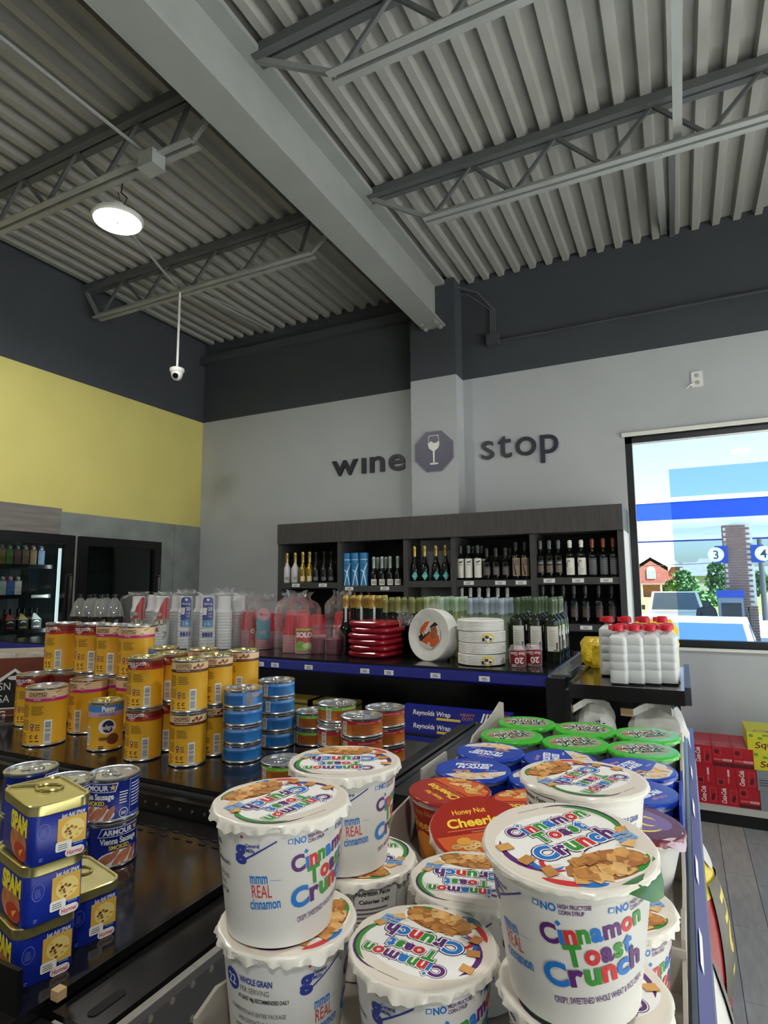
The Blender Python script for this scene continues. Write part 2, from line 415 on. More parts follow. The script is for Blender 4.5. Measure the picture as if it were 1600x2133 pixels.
# bridging and braces
def brace(name, label, a, bq, w, h, mat, cat='brace'):
    return tag(obj(name, MB().bar(a, bq, w, h).mesh(name, mat)), label, cat)
xs = PZ(1412, 265, 4.27).x
brace('bridging_bar', 'pale steel bridging bar running straight between the two window side joists', (xs, .9, 4.30), (xs, 3.80, 4.30), .05, .012, m_steel)
q = PY(1371, 335, 3.73); q2 = PY(1385, 520, BW)
brace('bridging_brace', 'pale diagonal brace from joist bottom chord up to the wine wall', (q.x, 3.75, 4.24), (q2.x, BW, 4.64), .05, .02, m_steel)
q = PY(1390, 340, 3.73); q2 = PY(1397, 520, BW)
brace('bridging_brace', 'dimmer brace just beside the pale diagonal one at the wine wall', (q.x + .03, 3.75, 4.26), (q2.x + .02, BW, 4.60), .04, .02, m_steeld)
q = PY(395, 608, 3.73); q2 = PY(568, 692, BW)
brace('bridging_brace', 'long diagonal brace from camera joist to the back wall', (q.x, 3.75, 4.25), (q2.x, BW, q2.z), .05, .02, m_steel)
q2 = PY(505, 652, 4.7)
brace('bridging_brace', 'short brace splaying off the camera joist over the corner', (q.x + .02, 3.75, 4.26), (q2.x, 4.75, q2.z), .035, .02, m_steel)
q = PY(300, 340, 2.40)
def pipe(name, label, pts, r, mat, cat='conduit'): return tag(obj(name, MB().tube(pts, r, 8).mesh(name, mat)), label, cat)
pipe('ceiling_conduit', 'thin conduit along the deck to the lamp junction box', [(q.x, -3, 4.33), (q.x, 2.36, 4.33)], .011, m_steel)
q3 = PY(372, 597, 3.73)
pipe('ceiling_conduit', 'thin conduit from the lamp joist on to the camera joist', [(q.x - .55, 2.44, 4.31), (q3.x, 3.70, 4.31)], .011, m_steel)
# junction box on the lamp joist
q = PY(318, 350, 2.37)
t = thing('junction_box', 'square grey junction box on the lamp joist', 'electrical box', (q.x, 2.36, 4.20))
obj('box_body', MB().box(-.06, -.05, -.045, .06, .05, .045).mesh('box_body', m_steel), t)
obj('box_cover', MB().box(-.065, -.055, -.055, .065, .055, -.045).mesh('box_cover', m_steel), t)

# high bay lamps
m_lens = M('lamp_lens', (255, 250, 240), .4, emit=26)
m_lampb = M('lamp_housing', (214, 214, 210), .4, .2)
def highbay(x, y, z, label):
    t = thing('high_bay_lamp', label, 'lamp', (x, y, z), 0, 'round high bay lamps')
    obj('housing', MB().lathe([(.145, .0), (.158, .012), (.158, .03), (.11, .05), (.06, .085), (.055, .11), (0, .112)], 32).mesh('housing', m_lampb), t)
    ln = obj('lens', MB().lathe([(0, -.006), (.143, -.004), (.147, .004)], 32).mesh('lens', m_lens), t)
    obj('centre_screw', MB().lathe([(0, -.011), (.007, -.01), (.007, -.004)], 10).mesh('centre_screw', m_steeld), t)
    obj('hook', MB().tube([(0, 0, .11), (.012, 0, .15), (0, 0, .18), (-.01, 0, .21)], .005, 6).mesh('hook', m_steeld), t)
    obj('cord', MB().tube([(.05, 0, .09), (.08, .0, .14), (.02, .0, .2), (.07, -.03, .25)], .005, 6).mesh('cord', M('cord_black', (18, 18, 18))), t)
    ld = bpy.data.lights.new('high_bay_light', 'AREA'); ld.shape = 'DISK'; ld.size = .28; ld.energy = LAMP_W; ld.color = (1, .985, .95)
    lo = bpy.data.objects.new('high_bay_light', ld); COL.objects.link(lo); lo.parent = t; lo.location = (0, 0, -.02)
    return t
q = PZ(245, 462, 4.0)
highbay(q.x, q.y, 4.0, 'glowing round high bay lamp hanging below the lamp joist')
highbay(1.1, 2.0, 4.0, 'added unseen high bay lamp over the aisle by the shop window')  # this and the next two: unseen lamps, added to light the room
highbay(-3.1, -1.4, 4.0, 'added unseen high bay lamp behind the shelving run, cooler side')
highbay(1.1, -1.4, 4.0, 'added unseen high bay lamp behind the shelving run, window side')

# dome camera on its pole
q = PY(380, 612, 3.73); q2 = PY(375, 778, 3.73)
m_wp = M('white_plastic', (226, 227, 224), .35)
t = thing('security_camera', 'white dome security camera hanging on a thin pole', 'camera', (q.x, 3.70, q2.z))
L = 4.24 - q2.z
obj('pole', MB().tube([(0, 0, .03), (0, 0, L)], .010, 10).mesh('pole', m_wp), t)
obj('mount', MB().lathe([(0, .0), (.055, 0), (.062, .012), (.062, .032), (.05, .04), (0, .04)], 24).mesh('mount', m_wp), t)
dome = obj('dome', MB().lathe([(0, -.072), (.025, -.066), (.043, -.045), (.05, -.02), (.05, 0)], 24).mesh('dome', m_wp), t)
obj('lens_eye', MB().lathe([(0, .012), (.02, .01), (.026, 0), (.026, -.02)], 20).mesh('lens_eye', M('lens_black', (8, 8, 10), .1)), dome, (.016, -.034, -.042), Vector((.35, -.8, -.45)).to_track_quat('Z', 'Y').to_euler())

# conduit, wires, box and outlet on the back wall
q = PY(1030, 710, BW)
t = thing('wall_junction_box', 'square box on the dark wall band beside the column', 'electrical box', (q.x, BW, q.z))
obj('box_body', MB().box(-.06, -.08, -.06, .06, 0, .05).mesh('box_body', m_dark), t)
for k, (dx, a) in enumerate(((-.02, .55), (.0, .35), (.02, .42))):
    obj('wire', MB().tube([(dx, -.04, .05), (dx, -.04, .3), (dx - a * .4, -.05, .5), (dx - a * 1.1, -.1, .60 + .01 * k)], .006, 6).mesh('wire', m_steeld), t)
pipe('wall_conduit', 'straight conduit along the dark band towards the window end', [(q.x + .06, BW - .03, 3.945), (4.1, BW - .03, 3.94)], .013, m_dark)
q = PY(1452, 790, BW)
t = thing('wall_outlet', 'white wall outlet with a short cord high on the wall', 'outlet', (q.x, BW, q.z))
pl = obj('plate', MB().prism(rrect(.085, .13, .008), 0, .008).mesh('plate', m_wp), t, (0, 0, 0), (PI / 2, 0, 0))
for dz in (-.03, .03): obj('socket', MB().lathe([(0, .004), (.016, .003), (.018, 0)], 14).mesh('socket', M('socket_grey', (170, 170, 166))), t, (0, -.008, dz), (PI / 2, 0, 0))
obj('cord', MB().tube([(-.02, -.012, -.03), (-.05, -.02, -.045), (-.08, -.02, -.07)], .006, 6).mesh('cord', m_wp), t)

# wall lettering
m_navy = M('navy_lettering', (40, 42, 56), .4)
def letter_mesh(ch, h, depth, bold, mat, wx=1.0):
    cu = bpy.data.curves.new('letter', 'FONT'); cu.body = ch; cu.size = h / .72; cu.offset = bold * h; cu.extrude = depth / 2; cu.resolution_u = 4
    ob = bpy.data.objects.new('letter', cu); me = bpy.data.meshes.new_from_object(ob); bpy.data.objects.remove(ob); bpy.data.curves.remove(cu)
    x0 = min(v.co.x for v in me.vertices); x1 = max(v.co.x for v in me.vertices)
    for v in me.vertices: v.co = ((v.co.x - x0) * wx, -v.co.z - depth / 2, v.co.y)
    me.materials.clear(); me.materials.append(mat); me.update()
    return me, (x1 - x0) * wx
def wall_word(word, x0, x1, z, h, bold, label):
    t = thing('wall_lettering', label, 'sign', (x0, BW - .001, z))
    ms = [letter_mesh(c, h, .02, bold, m_navy) for c in word]; kx = .84 * (x1 - x0) / sum(w_ for _, w_ in ms); ms = [letter_mesh(c, h, .02, bold, m_navy, kx) for c in word]; tot = sum(w_ for _, w_ in ms); gap = ((x1 - x0) - tot) / (len(word) - 1); x = 0
    for me, w_ in ms:
        obj('letter', me, t, (x, 0, 0)); x += w_ + gap
wall_word('w\u0131ne', -3.29, -2.43, 2.80, .243, .022, 'bold dark letters reading wine on the pale wall')
wall_word('stop', -1.63, -.915, 2.815, .268, .004, 'thin dark letters reading stop between column and window')
# octagon sign with a glass emblem
t = thing('octagon_sign', 'dark octagonal plaque with a white wine glass on the column', 'sign', (-2.035, CY, 2.90))
oc = [(.205 * math.cos(PI / 8 + k * PI / 4), .205 * math.sin(PI / 8 + k * PI / 4)) for k in range(8)]
obj('plaque_rim', MB().prism([(x * 1.03, y * 1.03) for x, y in oc], 0, .012).mesh('plaque_rim', M('plaque_edge', (150, 150, 160))), t, (0, 0, 0), (PI / 2, 0, 0))
obj('plaque', MB().prism(oc, .0, .018).mesh('plaque', M('plaque_navy', (74, 74, 98), .4)), t, (0, 0, 0), (PI / 2, 0, 0))
d = DC(); kk = .0105
cup_o = [(-4.6, 13.5), (-5.6, 5), (-4.4, 1.5), (-.9, -1.0), (-.6, -12.5), (.6, -12.5), (.9, -1.0), (4.4, 1.5), (5.6, 5), (4.6, 13.5)]
d.poly([(x * kk, y * kk + .01) for x, y in cup_o], WHITE, 0)
d.poly([(x * kk, y * kk + .01) for x, y in [(-4.1, 13), (-5, 6.6), (-2.6, 8.3), (.4, 6.2), (3, 6.6), (5, 8.2), (4.1, 13)]], MATS['plaque_navy'], 1)
d.ell(0, -12.6 * kk + .01, 4.4 * kk, .9 * kk, WHITE, 0)
obj('glass_emblem', d.mesh('glass_emblem', front(-.018), eps=.001, base=.001), t)

# ================================================================== COOLERS ON THE LEFT WALL
m_cin = M('cooler_lining', (92, 98, 98), .5)
b = MB(); D = .75
for (y0, y1) in ((C1Y0, C1Y1), (C2Y0, C2Y1)):
    b.box(LW - D - .03, y0, 0, LW - D, y1, CZ).box(LW - D, y0 - .02, 0, LW - .15, y0, CZ).box(LW - D, y1, 0, LW - .15, y1 + .02, CZ).box(LW - D, y0, CZ, LW - .15, y1, CZ + .02)
cool = thing('cooler_cabinet', 'walk in cooler cabinet behind the glass doors', 'cooler', (0, 0, 0))
obj('lining', b.mesh('lining', m_cin), cool)
for z in (.5, .9, 1.265, 1.575, 1.845):
    sh = obj('shelf', MB().box(LW - .62, C1Y0 + .01, z - .035, LW - .12, C1Y1 - .1, z).mesh('shelf', m_black), cool)
obj('price_strip', MB().box(LW - .122, 3.44, 1.545, LW - .114, 3.60, 1.57).mesh('price_strip', WHITE), cool)
m_dglass = clear('cooler_glass', (205, 214, 214), .03, .03)
for n, (y0, y1, lb) in enumerate(((C1Y0, C1Y1, 'black framed cooler door in front of stocked drinks'), (C2Y0, C2Y1, 'black framed cooler door over an empty grey bay'))):
    t = thing('cooler_door', lb, 'door', (LW, y0, 0)); wd = y1 - y0; fr = .085
    for nm, bx in (('stile', (-.02, 0, 0, .05, fr, CZ)), ('stile', (-.02, wd - fr, 0, .05, wd, CZ)), ('top_rail', (-.02, fr, CZ - fr, .05, wd - fr, CZ)), ('bottom_rail', (-.02, fr, 0, .05, wd - fr, .2))):
        obj(nm, MB().box(*bx).mesh(nm, m_black), t)
    obj('pane', MB().box(.005, fr, .2, .013, wd - fr, CZ - fr).mesh('pane', m_dglass), t)
    obj('pull_handle', MB().bar((.075, wd - .05, 1.0), (.075, wd - .05, 1.75), .02, .02).bar((.045, wd - .05, 1.0), (.085, wd - .05, 1.0), .02, .02).bar((.045, wd - .05, 1.75), (.085, wd - .05, 1.75), .02, .02).mesh('pull_handle', M('chrome', (190, 190, 190), .2, 1)), t)
# inner upright of the empty bay
obj('inner_post', MB().box(LW - .2, C2Y0 + .1, .2, LW - .17, C2Y0 + .14, 2.0).mesh('inner_post', m_steel), cool)
ld = bpy.data.lights.new('cooler_strip_light', 'AREA'); ld.shape = 'RECTANGLE'; ld.size = .03; ld.size_y = 1.6; ld.energy = 5; ld.color = (.95, 1, .98)
lo = bpy.data.objects.new('cooler_strip_light', ld); COL.objects.link(lo); lo.parent = cool; lo.location = (LW - .06, C1Y1 - .09, 1.2); lo.rotation_euler = (Vector((.55, .8, 0)).to_track_quat('Z', 'Y')).to_euler()
obj('strip_lamp', MB().box(LW - .07, C1Y1 - .085, .4, LW - .05, C1Y1 - .065, 2.0).mesh('strip_lamp', M('strip_lamp', (240, 250, 250), .4, emit=2)), cool)
# fascia board
tag(obj('fascia_board', MB().box(LW + .001, -4.0, 2.125, LW + .025, 3.59, 2.365).mesh('fascia_board', M('grey_woodgrain', (122, 118, 114), .6, var=.18, scale=3, stretch=(1, 1, 12)))), 'grey woodgrain fascia board above the stocked cooler', 'fascia')
tag(obj('patch_strip', MB().box(LW + .001, C2Y1 + .22, 1.0, LW + .013, BW - .002, 2.33).mesh('patch_strip', m_conc)), 'grey wall panel in the corner beside the empty cooler', 'panel')

# drinks in the cooler
def carton(w_, dd, h, col, col2, cap):
    b = MB(); b.box(-dd / 2, -w_ / 2, 0, dd / 2, w_ / 2, h * .74, [0, 0, 0, 0, 0, 1])
    b.add([(-dd / 2, -w_ / 2, h * .74), (dd / 2, -w_ / 2, h * .74), (dd / 2, w_ / 2, h * .74), (-dd / 2, w_ / 2, h * .74), (0, -w_ / 2, h * .93), (0, w_ / 2, h * .93)], [(0, 1, 4), (2, 3, 5), (1, 2, 5, 4), (3, 0, 4, 5)], 0)
    b.box(-.003, -w_ / 2, h * .93, .003, w_ / 2, h)
    return b.mesh('carton_body', [M('carton_%d_%d_%d' % col, col, .4), M('carton_%d_%d_%d' % col2, col2, .4, var=.3, scale=25)])
capm = MB().lathe([(.016, 0), (.016, .02), (0, .02)], 14).mesh('cap', WHITE)
def put_carton(y, z, h, col, col2, label, grp):
    t = thing('drink_carton', label, 'carton', (LW - .21, y, z), 0, grp)
    obj('carton_body', carton(.062, .07, h, col, col2, True), t); obj('cap', capm, t, (.02, 0, h * .82), (0, .75, 0))
rows = [((150, 120, 80), (190, 160, 90), 'tan'), ((86, 120, 40), (120, 150, 60), 'green'), ((50, 70, 120), (130, 80, 80), 'blue and maroon'), ((60, 110, 70), (120, 90, 60), 'teal green'), ((140, 50, 40), (150, 110, 50), 'red and gold'), ((40, 80, 120), (60, 100, 140), 'deep blue')]
for k, (c, c2, nm) in enumerate(rows):
    put_carton(PX(10 + 16.5 * k - 10, 1150, LW - .2).y + .005, 1.845, .18, c, c2, nm + ' drink carton on the top cooler shelf, ' + ORD[k] + ' along', 'cartons on the top cooler shelf')
for k, (c, c2, nm) in enumerate((((120, 90, 90), (220, 210, 205), 'white labelled'), ((190, 40, 90), (70, 110, 180), 'pink and blue'), ((90, 50, 80), (216, 200, 190), 'plum and cream'))):
    put_carton(PX(3 + 16 * k, 1210, LW - .2).y, 1.575, .165, c, c2, nm + ' drink carton on the middle cooler shelf', 'cartons on the middle cooler shelf')
def lathe_bottle(prof, mats, mlist, seg=16): return MB().lathe(prof, seg, mats).mesh('bottle_body', mlist)
m_dkg = M('dark_bottle_glass', (14, 18, 16), .06, var=.2)
for k, (c, nm) in enumerate((((190, 60, 60), 'red'), ((190, 150, 50), 'yellow'), ((210, 210, 205), 'white'))):
    y = PX(17 + 27 * k, 1280, LW - .2).y
    t = thing('drink_pack', nm + ' topped dark drink pack on the lower cooler shelf', 'drink pack', (LW - .21, y, 1.265), 0, 'dark packs on the lower cooler shelf')
    obj('pack_body', MB().box(-.05, -.048, 0, .05, .048, .085).mesh('pack_body', M('pack_black', (30, 26, 28), .4)), t)
    obj('pack_top', MB().loft([[(x, y_, .085) for x, y_ in ((-.05, -.045), (.05, -.045), (.05, .045), (-.05, .045))], [(x, y_, .14) for x, y_ in ((-.01, -.008), (.01, -.008), (.01, .008), (-.01, .008))]]).mesh('pack_top', M('pack_top_' + nm, c, .4)), t)
    d = DC(); d.arc(0, .035, .030, .044, 40, 140, WHITE, 0); d.rect(-.03, .012, .03, .026, M('pack_band_' + nm, c, .4), 0)
    obj('pack_print', d.mesh('pack_print', lambda u, v, o: Vector((.05 + o, u, v))), t)
    for dy in (-.025, .025): obj('bottle_neck', MB().lathe([(.012, .10), (.011, .17), (.013, .175), (.013, .185), (0, .185)], 12).mesh('bottle_neck', m_dkg), t, (0, dy, 0))
for k, (c, nm) in enumerate((((150, 190, 40), 'lime'), ((150, 90, 80), 'rosy'), ((200, 205, 195), 'milky'), ((196, 200, 196), 'pale'))):
    y = PX(8 + 22 * k, 1350, LW - .2).y
    t = thing('drink_jug', nm + ' drink jug on the low cooler shelf behind the box', 'jug', (LW - .21, y, .9), 0, 'jugs on the low cooler shelf')
    obj('jug_body', MB().loft([[(x, y_, z) for x, y_ in rrect(w1, w1 * 1.1, w1 * .25)] for z, w1 in ((0, .07), (.16, .07), (.2, .05), (.225, .03))]).mesh('jug_body', M('jug_' + nm, c, .4)), t)
    obj('cap', capm, t, (0, 0, .225))

# ================================================================== WINE CABINET
m_wood = M('charcoal_woodgrain', (64, 62, 62), .55, var=.25, scale=4, stretch=(14, 1, 1))
m_wood2 = M('charcoal_laminate', (60, 60, 62), .5, var=.1, scale=10)
m_wback = M('cabinet_back', (26, 27, 30), .6)
WF = 4.9
cabx = [-3.60, -2.906, -2.215, -1.76, -1.075, -.40]
shz = [1.665, 1.632, 1.672, 1.676, 1.690]
cab = thing('wine_cabinet', 'long charcoal wood wine cabinet against the back wall', 'cabinet', (0, 0, 0))
obj('header', MB().box(-3.62, WF - .02, 2.05, -.375, BW - .01, 2.25).mesh('header', m_wood), cab)
obj('back_panel', MB().box(-3.60, BW - .04, .1, -.40, BW - .012, 2.05).mesh('back_panel', m_wback), cab)
obj('plinth', MB().box(-3.60, WF + .04, 0, -.40, BW - .012, .1).mesh('plinth', m_wood2), cab)
for k, x in enumerate(cabx):
    obj('side_panel' if k in (0, 5) else 'divider', MB().box(x - .022, WF, .1, x + .022, BW - .04, 2.05).mesh('upright', m_wood2), cab)
for k in range(5):
    for z in (shz[k], shz[k] - .365, shz[k] - .75, shz[k] - 1.15):
        obj('shelf', MB().box(cabx[k] + .022, WF + .005, z - .055, cabx[k + 1] - .022, BW - .04, z).mesh('shelf', m_wood2), cab)
tagm = M('tag_white', (226, 228, 226), .4)
def price_tag(x, y, z, par, w_=.07, h=.03, nm='price_tag'):
    d = DC(); d.rect(-w_ / 2, -h / 2, w_ / 2, h / 2, tagm, 0); d.lines(-w_ * .25, -h * .28, w_ * .25, h * .3, 3, M('tag_ink', (110, 110, 112)), 1)
    return obj(nm, d.mesh('price_tag', front(0), eps=.0008, base=.001), par, (x, y, z))
for px in (616, 672, 727, 801, 976, 1042, 1085, 1144, 1204, 1263):
    q = PY(px, 1205, WF)
    k = [i for i in range(5) if cabx[i] <= q.x < cabx[i + 1]][0]
    price_tag(q.x, WF + .005, shz[k] - .025, cab, .09, .032)
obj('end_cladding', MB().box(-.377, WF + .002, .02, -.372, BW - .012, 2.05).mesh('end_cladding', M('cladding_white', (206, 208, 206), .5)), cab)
q = PY(1221, 1304, WF); price_tag(q.x, WF + .005, shz[4] - .365 - .025, cab, .09, .03)

# bottle kinds: (parts) built once, copied by sharing mesh data
GOLD = M('gold_foil', (206, 176, 96), .3, .6, var=.15, scale=60); SILV = M('silver_foil', (176, 190, 184), .35, .3)
LBL = M('label_white', (222, 220, 210), .55); LTAN = M('label_tan', (150, 128, 106), .6); LDK = M('label_dark', (74, 68, 70), .6); TEAL = M('label_teal', (72, 176, 170), .5)
def bottle_mesh(h, r, rn, zs, zn, kind, body, foil, fz, seg=16):
    """h total, r body radius, rn neck radius, zs shoulder start, zn neck start, fz where the foil starts"""
    p = [(0, .004), (r * .6, .004), (r * .92, 0), (r, .008), (r, zs)]; mt = [0] * 4
    for k in range(1, 6):
        a = k / 6; e = a * a * (3 - 2 * a); p.append((r + (rn - r) * e, zs + (zn - zs) * a)); mt.append(0)
    p += [(rn, zn), (rn, fz)]; mt += [0, 0]
    f = foil
    p += [(rn + .0012, fz), (rn + .0015, h - .03), (rn + .0035, h - .027), (rn + .0035, h - .012), (rn + .001, h - .01), (rn, h), (0, h)]
    mt += [1] * 7
    return MB().lathe(p, seg, mt).mesh('bottle_glass', [body, foil])
def label_band(r, z0, z1, half, mat, art=None, seg=8):
    d = DC(); d.rect(-half, z0, half, z1, mat, 0)
    if art: art(d)
    return d.mesh('bottle_label', cyl(r, r), du=.008, eps=.0003, base=.0006)
KIND = {}
def art_lines(mat, z0, z1, hw, n=4): return lambda d: d.lines(-hw, z0, hw, z1, n, mat, 1)
INK = M('ink_grey', (110, 106, 104), .6)
def duck(d):
    d.ell(-.002, .155, .016, .006, BLACK, 1); d.ell(.012, .164, .006, .005, BLACK, 1); d.poly([(.016, .165), (.024, .163), (.016, .161)], BLACK, 1); d.lines(-.018, .128, .018, .14, 2, INK, 1)
GR = M('olive_wine_glass', (28, 36, 26), .05); PALE = M('pale_wine_glass', (128, 140, 96), .06, var=.15); BK = M('matte_black_bottle', (18, 18, 20), .3); CLR = M('white_wine_glass', (112, 128, 104), .05, var=.2)
def K(name, mesh, labels, cat='wine bottle', shade=''): KIND[name] = (mesh, labels)
K('white', bottle_mesh(.30, .041, .0145, .13, .20, 0, M('pearl_bottle', (206, 202, 206), .3), GOLD, .20), [label_band(.041, .03, .06, .018, M('disc_grey', (150, 150, 140)))])
K('gold', bottle_mesh(.305, .04, .0145, .12, .20, 0, M('gold_bottle', (150, 128, 56), .2, .5), GOLD, .20), [label_band(.04, .015, .065, .022, M('disc_cream', (222, 208, 160)))])
K('black', bottle_mesh(.30, .04, .014, .12, .19, 0, BK, BK, .2), [label_band(.04, .02, .055, .024, M('label_smoke', (96, 96, 96)))])
K('small', bottle_mesh(.27, .036, .0145, .10, .17, 0, m_dkg, SILV, .155), [label_band(.036, .005, .06, .03, LBL, art_lines(INK, .02, .05, .02))])
def diamond(d):
    d.p = []; d.poly([(0, .005), (.03, .045), (0, .085), (-.03, .045)], TEAL, 1); d.lines(-.014, .04, .014, .05, 2, LBL, 2)
K('teal', bottle_mesh(.315, .042, .0145, .11, .2, 0, m_dkg, GOLD, .22), [label_band(.042, .01, .08, .03, TEAL, diamond)])
K('duck', bottle_mesh(.30, .038, .0135, .19, .225, 0, m_dkg, M('foil_grey', (70, 74, 74), .4), .235), [label_band(.038, .02, .185, .036, LBL, lambda d: (duck(d)))])
K('plain', bottle_mesh(.27, .037, .0135, .14, .18, 0, m_dkg, M('foil_dark', (58, 58, 60), .4), .2), [label_band(.037, .04, .11, .03, LDK, art_lines(INK, .05, .1, .02))])
def slash(d): d.poly([(-.03, .17), (-.026, .17), (.002, .04), (-.01, .04)], BLACK, 1); d.lines(-.015, .12, .03, .17, 4, LDK, 1)
K('tan', bottle_mesh(.315, .039, .0135, .2, .235, 0, m_dkg, MATS['foil_dark'], .25), [label_band(.039, .03, .18, .034, LTAN, slash)])
K('etched', bottle_mesh(.305, .038, .014, .17, .21, 0, m_dkg, M('foil_smoke', (96, 98, 100), .4), .235), [label_band(.038, .04, .14, .03, M('label_murk', (44, 42, 46)), lambda d: (d.lines(-.026, .045, .026, .1, 5, LTAN, 1), d.text('1924', 0, .12, .014, LBL, 1)))])
K('whitecap', bottle_mesh(.30, .039, .0145, .18, .22, 0, m_dkg, WHITE, .24), [label_band(.039, .02, .155, .036, LBL, lambda d: (d.arc(-.012, .12, .008, .016, 0, 200, INK, 1), d.arc(-.018, .1, .01, .02, 90, 260, INK, 1), d.lines(-.01, .04, .02, .08, 3, M('ink_pale', (190, 188, 180)), 1)))])
K('copper', bottle_mesh(.305, .039, .0135, .17, .21, 0, m_dkg, M('copper_foil', (150, 84, 66), .4, .3), .235), [label_band(.039, .02, .15, .032, M('label_slate', (72, 78, 86)), art_lines(INK, .03, .14, .026, 6))])
K('whitetop', bottle_mesh(.30, .037, .0135, .18, .22, 0, m_dkg, M('foil_white', (190, 194, 194), .4), .22), [])
K('murky', bottle_mesh(.30, .038, .014, .17, .21, 0, m_dkg, MATS['foil_dark'], .235), [label_band(.038, .05, .14, .03, MATS['label_murk'], art_lines(M('ink_brown', (104, 78, 66)), .06, .12, .024, 5))])
def put_bottle(kind, x, y, z, label, grp, rot=None, extra=None):
    t = thing('wine_bottle', label, 'bottle', (x, y, z), face(x, y) if rot is None else rot, grp)
    me, lbs = KIND[kind]; obj('bottle_glass', me, t)
    for l in lbs: obj('bottle_label', l, t)
    if extra: extra(t)
    return t
row1 = [('white', (598, 615), 'pearl white sparkling bottle with gold neck on the cabinet top shelf'), ('gold', (631, 645), 'gold sparkling bottle with cream disc label on the cabinet top shelf'),
        ('black', (658, 675, 690), 'matte black sparkling bottle on the cabinet top shelf'), ('small', (779, 796, 813, 829), 'small dark bottle with pale foil and white label beside the blue tubes'),
        ('teal', (864, 885, 909, 929), 'dark sparkling bottle with teal diamond label'), ('duck', (960, 977, 996), 'dark wine bottle with tall white duck label'), ('plain', (1015, 1034, 1054), 'short dark bottle with dim label right of the duck labels'),
        ('tan', (1076, 1095), 'dark wine bottle with tan slashed label'), ('etched', (1127, 1146, 1165), 'dark wine bottle with etched bands, bay nearest the window'), ('whitecap', (1189, 1213), 'wine bottle with white cap and white label near the window'),
        ('copper', (1236, 1259, 1280), 'dark wine bottle with copper neck foil at the cabinet end')]
for kind, pxs, lb in row1:
    for i, px in enumerate(pxs):
        q = PY(px, 1190, 4.985); k = [j for j in range(5) if cabx[j] <= q.x < cabx[j + 1]][0]
        put_bottle(kind, q.x, 4.985, shz[k], lb + ', ' + ORD[i] + ' along', 'bottles on the upper cabinet shelf')
for i, px in enumerate((787.5, 804.5)):
    q = PY(px, 1190, 5.075); put_bottle('small', q.x, 5.075, shz[1], 'small dark bottle standing behind the white labelled front ones, ' + ORD[i] + ' of two', 'bottles on the upper cabinet shelf')
for i, px in enumerate((986, 1004, 1064)):
    q = PY(px, 1190, 5.10); put_bottle('duck' if i < 2 else 'plain', q.x, 5.10, shz[3], 'dark bottle half hidden behind the duck labels, ' + ORD[i] + ' along', 'bottles on the upper cabinet shelf')
row2 = [('whitetop', (963, 981, 999, 1018, 1038, 1058), 'dark bottle with white neck foil on the second cabinet shelf'), ('murky', (1132, 1152, 1175, 1197, 1221, 1249, 1276), 'dark bottle on the second cabinet shelf by the window'),
        ('copper', (722, 738, 752, 768), 'dark bottle with copper foil behind the gold foiled ones on the cabinet')]
for kind, pxs, lb in row2:
    for i, px in enumerate(pxs):
        q = PY(px, 1270, 4.985); k = [j for j in range(5) if cabx[j] <= q.x < cabx[j + 1]][0]
        put_bottle(kind, q.x, 4.985, shz[k] - .365, lb + ', ' + ORD[i] + ' along', 'bottles on the second cabinet shelf')
# blue gift tubes with ribbons
m_tube = M('blue_gift_card', (38, 122, 178), .35, var=.12, scale=20); m_rib = M('white_ribbon', (226, 232, 236), .4)
d = DC(); d.rect(-.037, .243, .037, .249, m_rib, 0); d.lines(-.025, .185, .025, .205, 2, M('ink_blue', (30, 90, 130)), 0)
for a in ((-.005, .13, .03, .215), (-.005, .13, -.03, .15), (-.005, .13, -.028, .005), (-.005, .13, .02, .005)):
    dx, dy = a[2] - a[0], a[3] - a[1]; L = math.hypot(dx, dy); nx_, ny_ = -dy / L * .0035, dx / L * .0035
    d.poly([(a[0] - nx_, a[1] - ny_), (a[2] - nx_ * 1.4, a[3] - ny_ * 1.4), (a[2] + nx_ * 1.4, a[3] + ny_ * 1.4), (a[0] + nx_, a[1] + ny_)], m_rib, 1)
d.ell(-.005, .13, .008, .010, m_rib, 2)
rib_me = d.mesh('ribbon', cyl(.0425, .0425), du=.008, eps=.0006, base=.0012)
tube_me = MB().lathe([(0, 0), (.0425, 0), (.0425, .25), (.0435, .25), (.0435, .31), (0, .31)], 20).mesh('gift_tube', m_tube)
for i, px in enumerate((724, 741, 758.5)):
    q = PY(px, 1190, 4.975); t = thing('gift_tube', 'blue gift tube with white ribbon bow, ' + ORD[i] + ' of three on the cabinet shelf', 'gift box', (q.x, 4.975, shz[1]), face(q.x, 4.975), 'blue gift tubes')
    obj('tube_body', tube_me, t); obj('ribbon', rib_me, t)

# ================================================================== MIDDLE GONDOLA (across the room)
GZ, GY = 1.28, 2.55
m_blue = M('blue_price_rail', (26, 34, 120), .3)
m_clearrail = clear('clear_rail', (230, 234, 238), .2, .08)
gx0, gx1 = -4.3, -.44
t = thing('cross_gondola', 'long black gondola crossing the room below the wine wall', 'shelving', (0, 0, 0)); GON = t
obj('top_shelf', MB().box(gx0, GY, GZ - .03, -.515, 3.42, GZ).mesh('top_shelf', m_blackg), t)
obj('back_panel', MB().box(gx0, GY + .36, .1, gx1, GY + .40, GZ - .03).mesh('back_panel', m_black), t)
obj('kick_base', MB().box(gx0, GY - .1, 0, gx1, 3.4, .15).mesh('kick_base', m_black), t)
obj('end_panel', MB().box(-.515, GY - .05, .1, gx1, 3.42, GZ - .012).mesh('end_panel', m_black), t)
obj('end_trim', MB().box(-.50, GY, GZ - .012, -.42, 3.42, GZ - .004).box(-.43, GY, GZ - .004, -.42, 3.42, GZ + .012).mesh('end_trim', M('steel_trim', (130, 132, 130), .25, .7)), t)
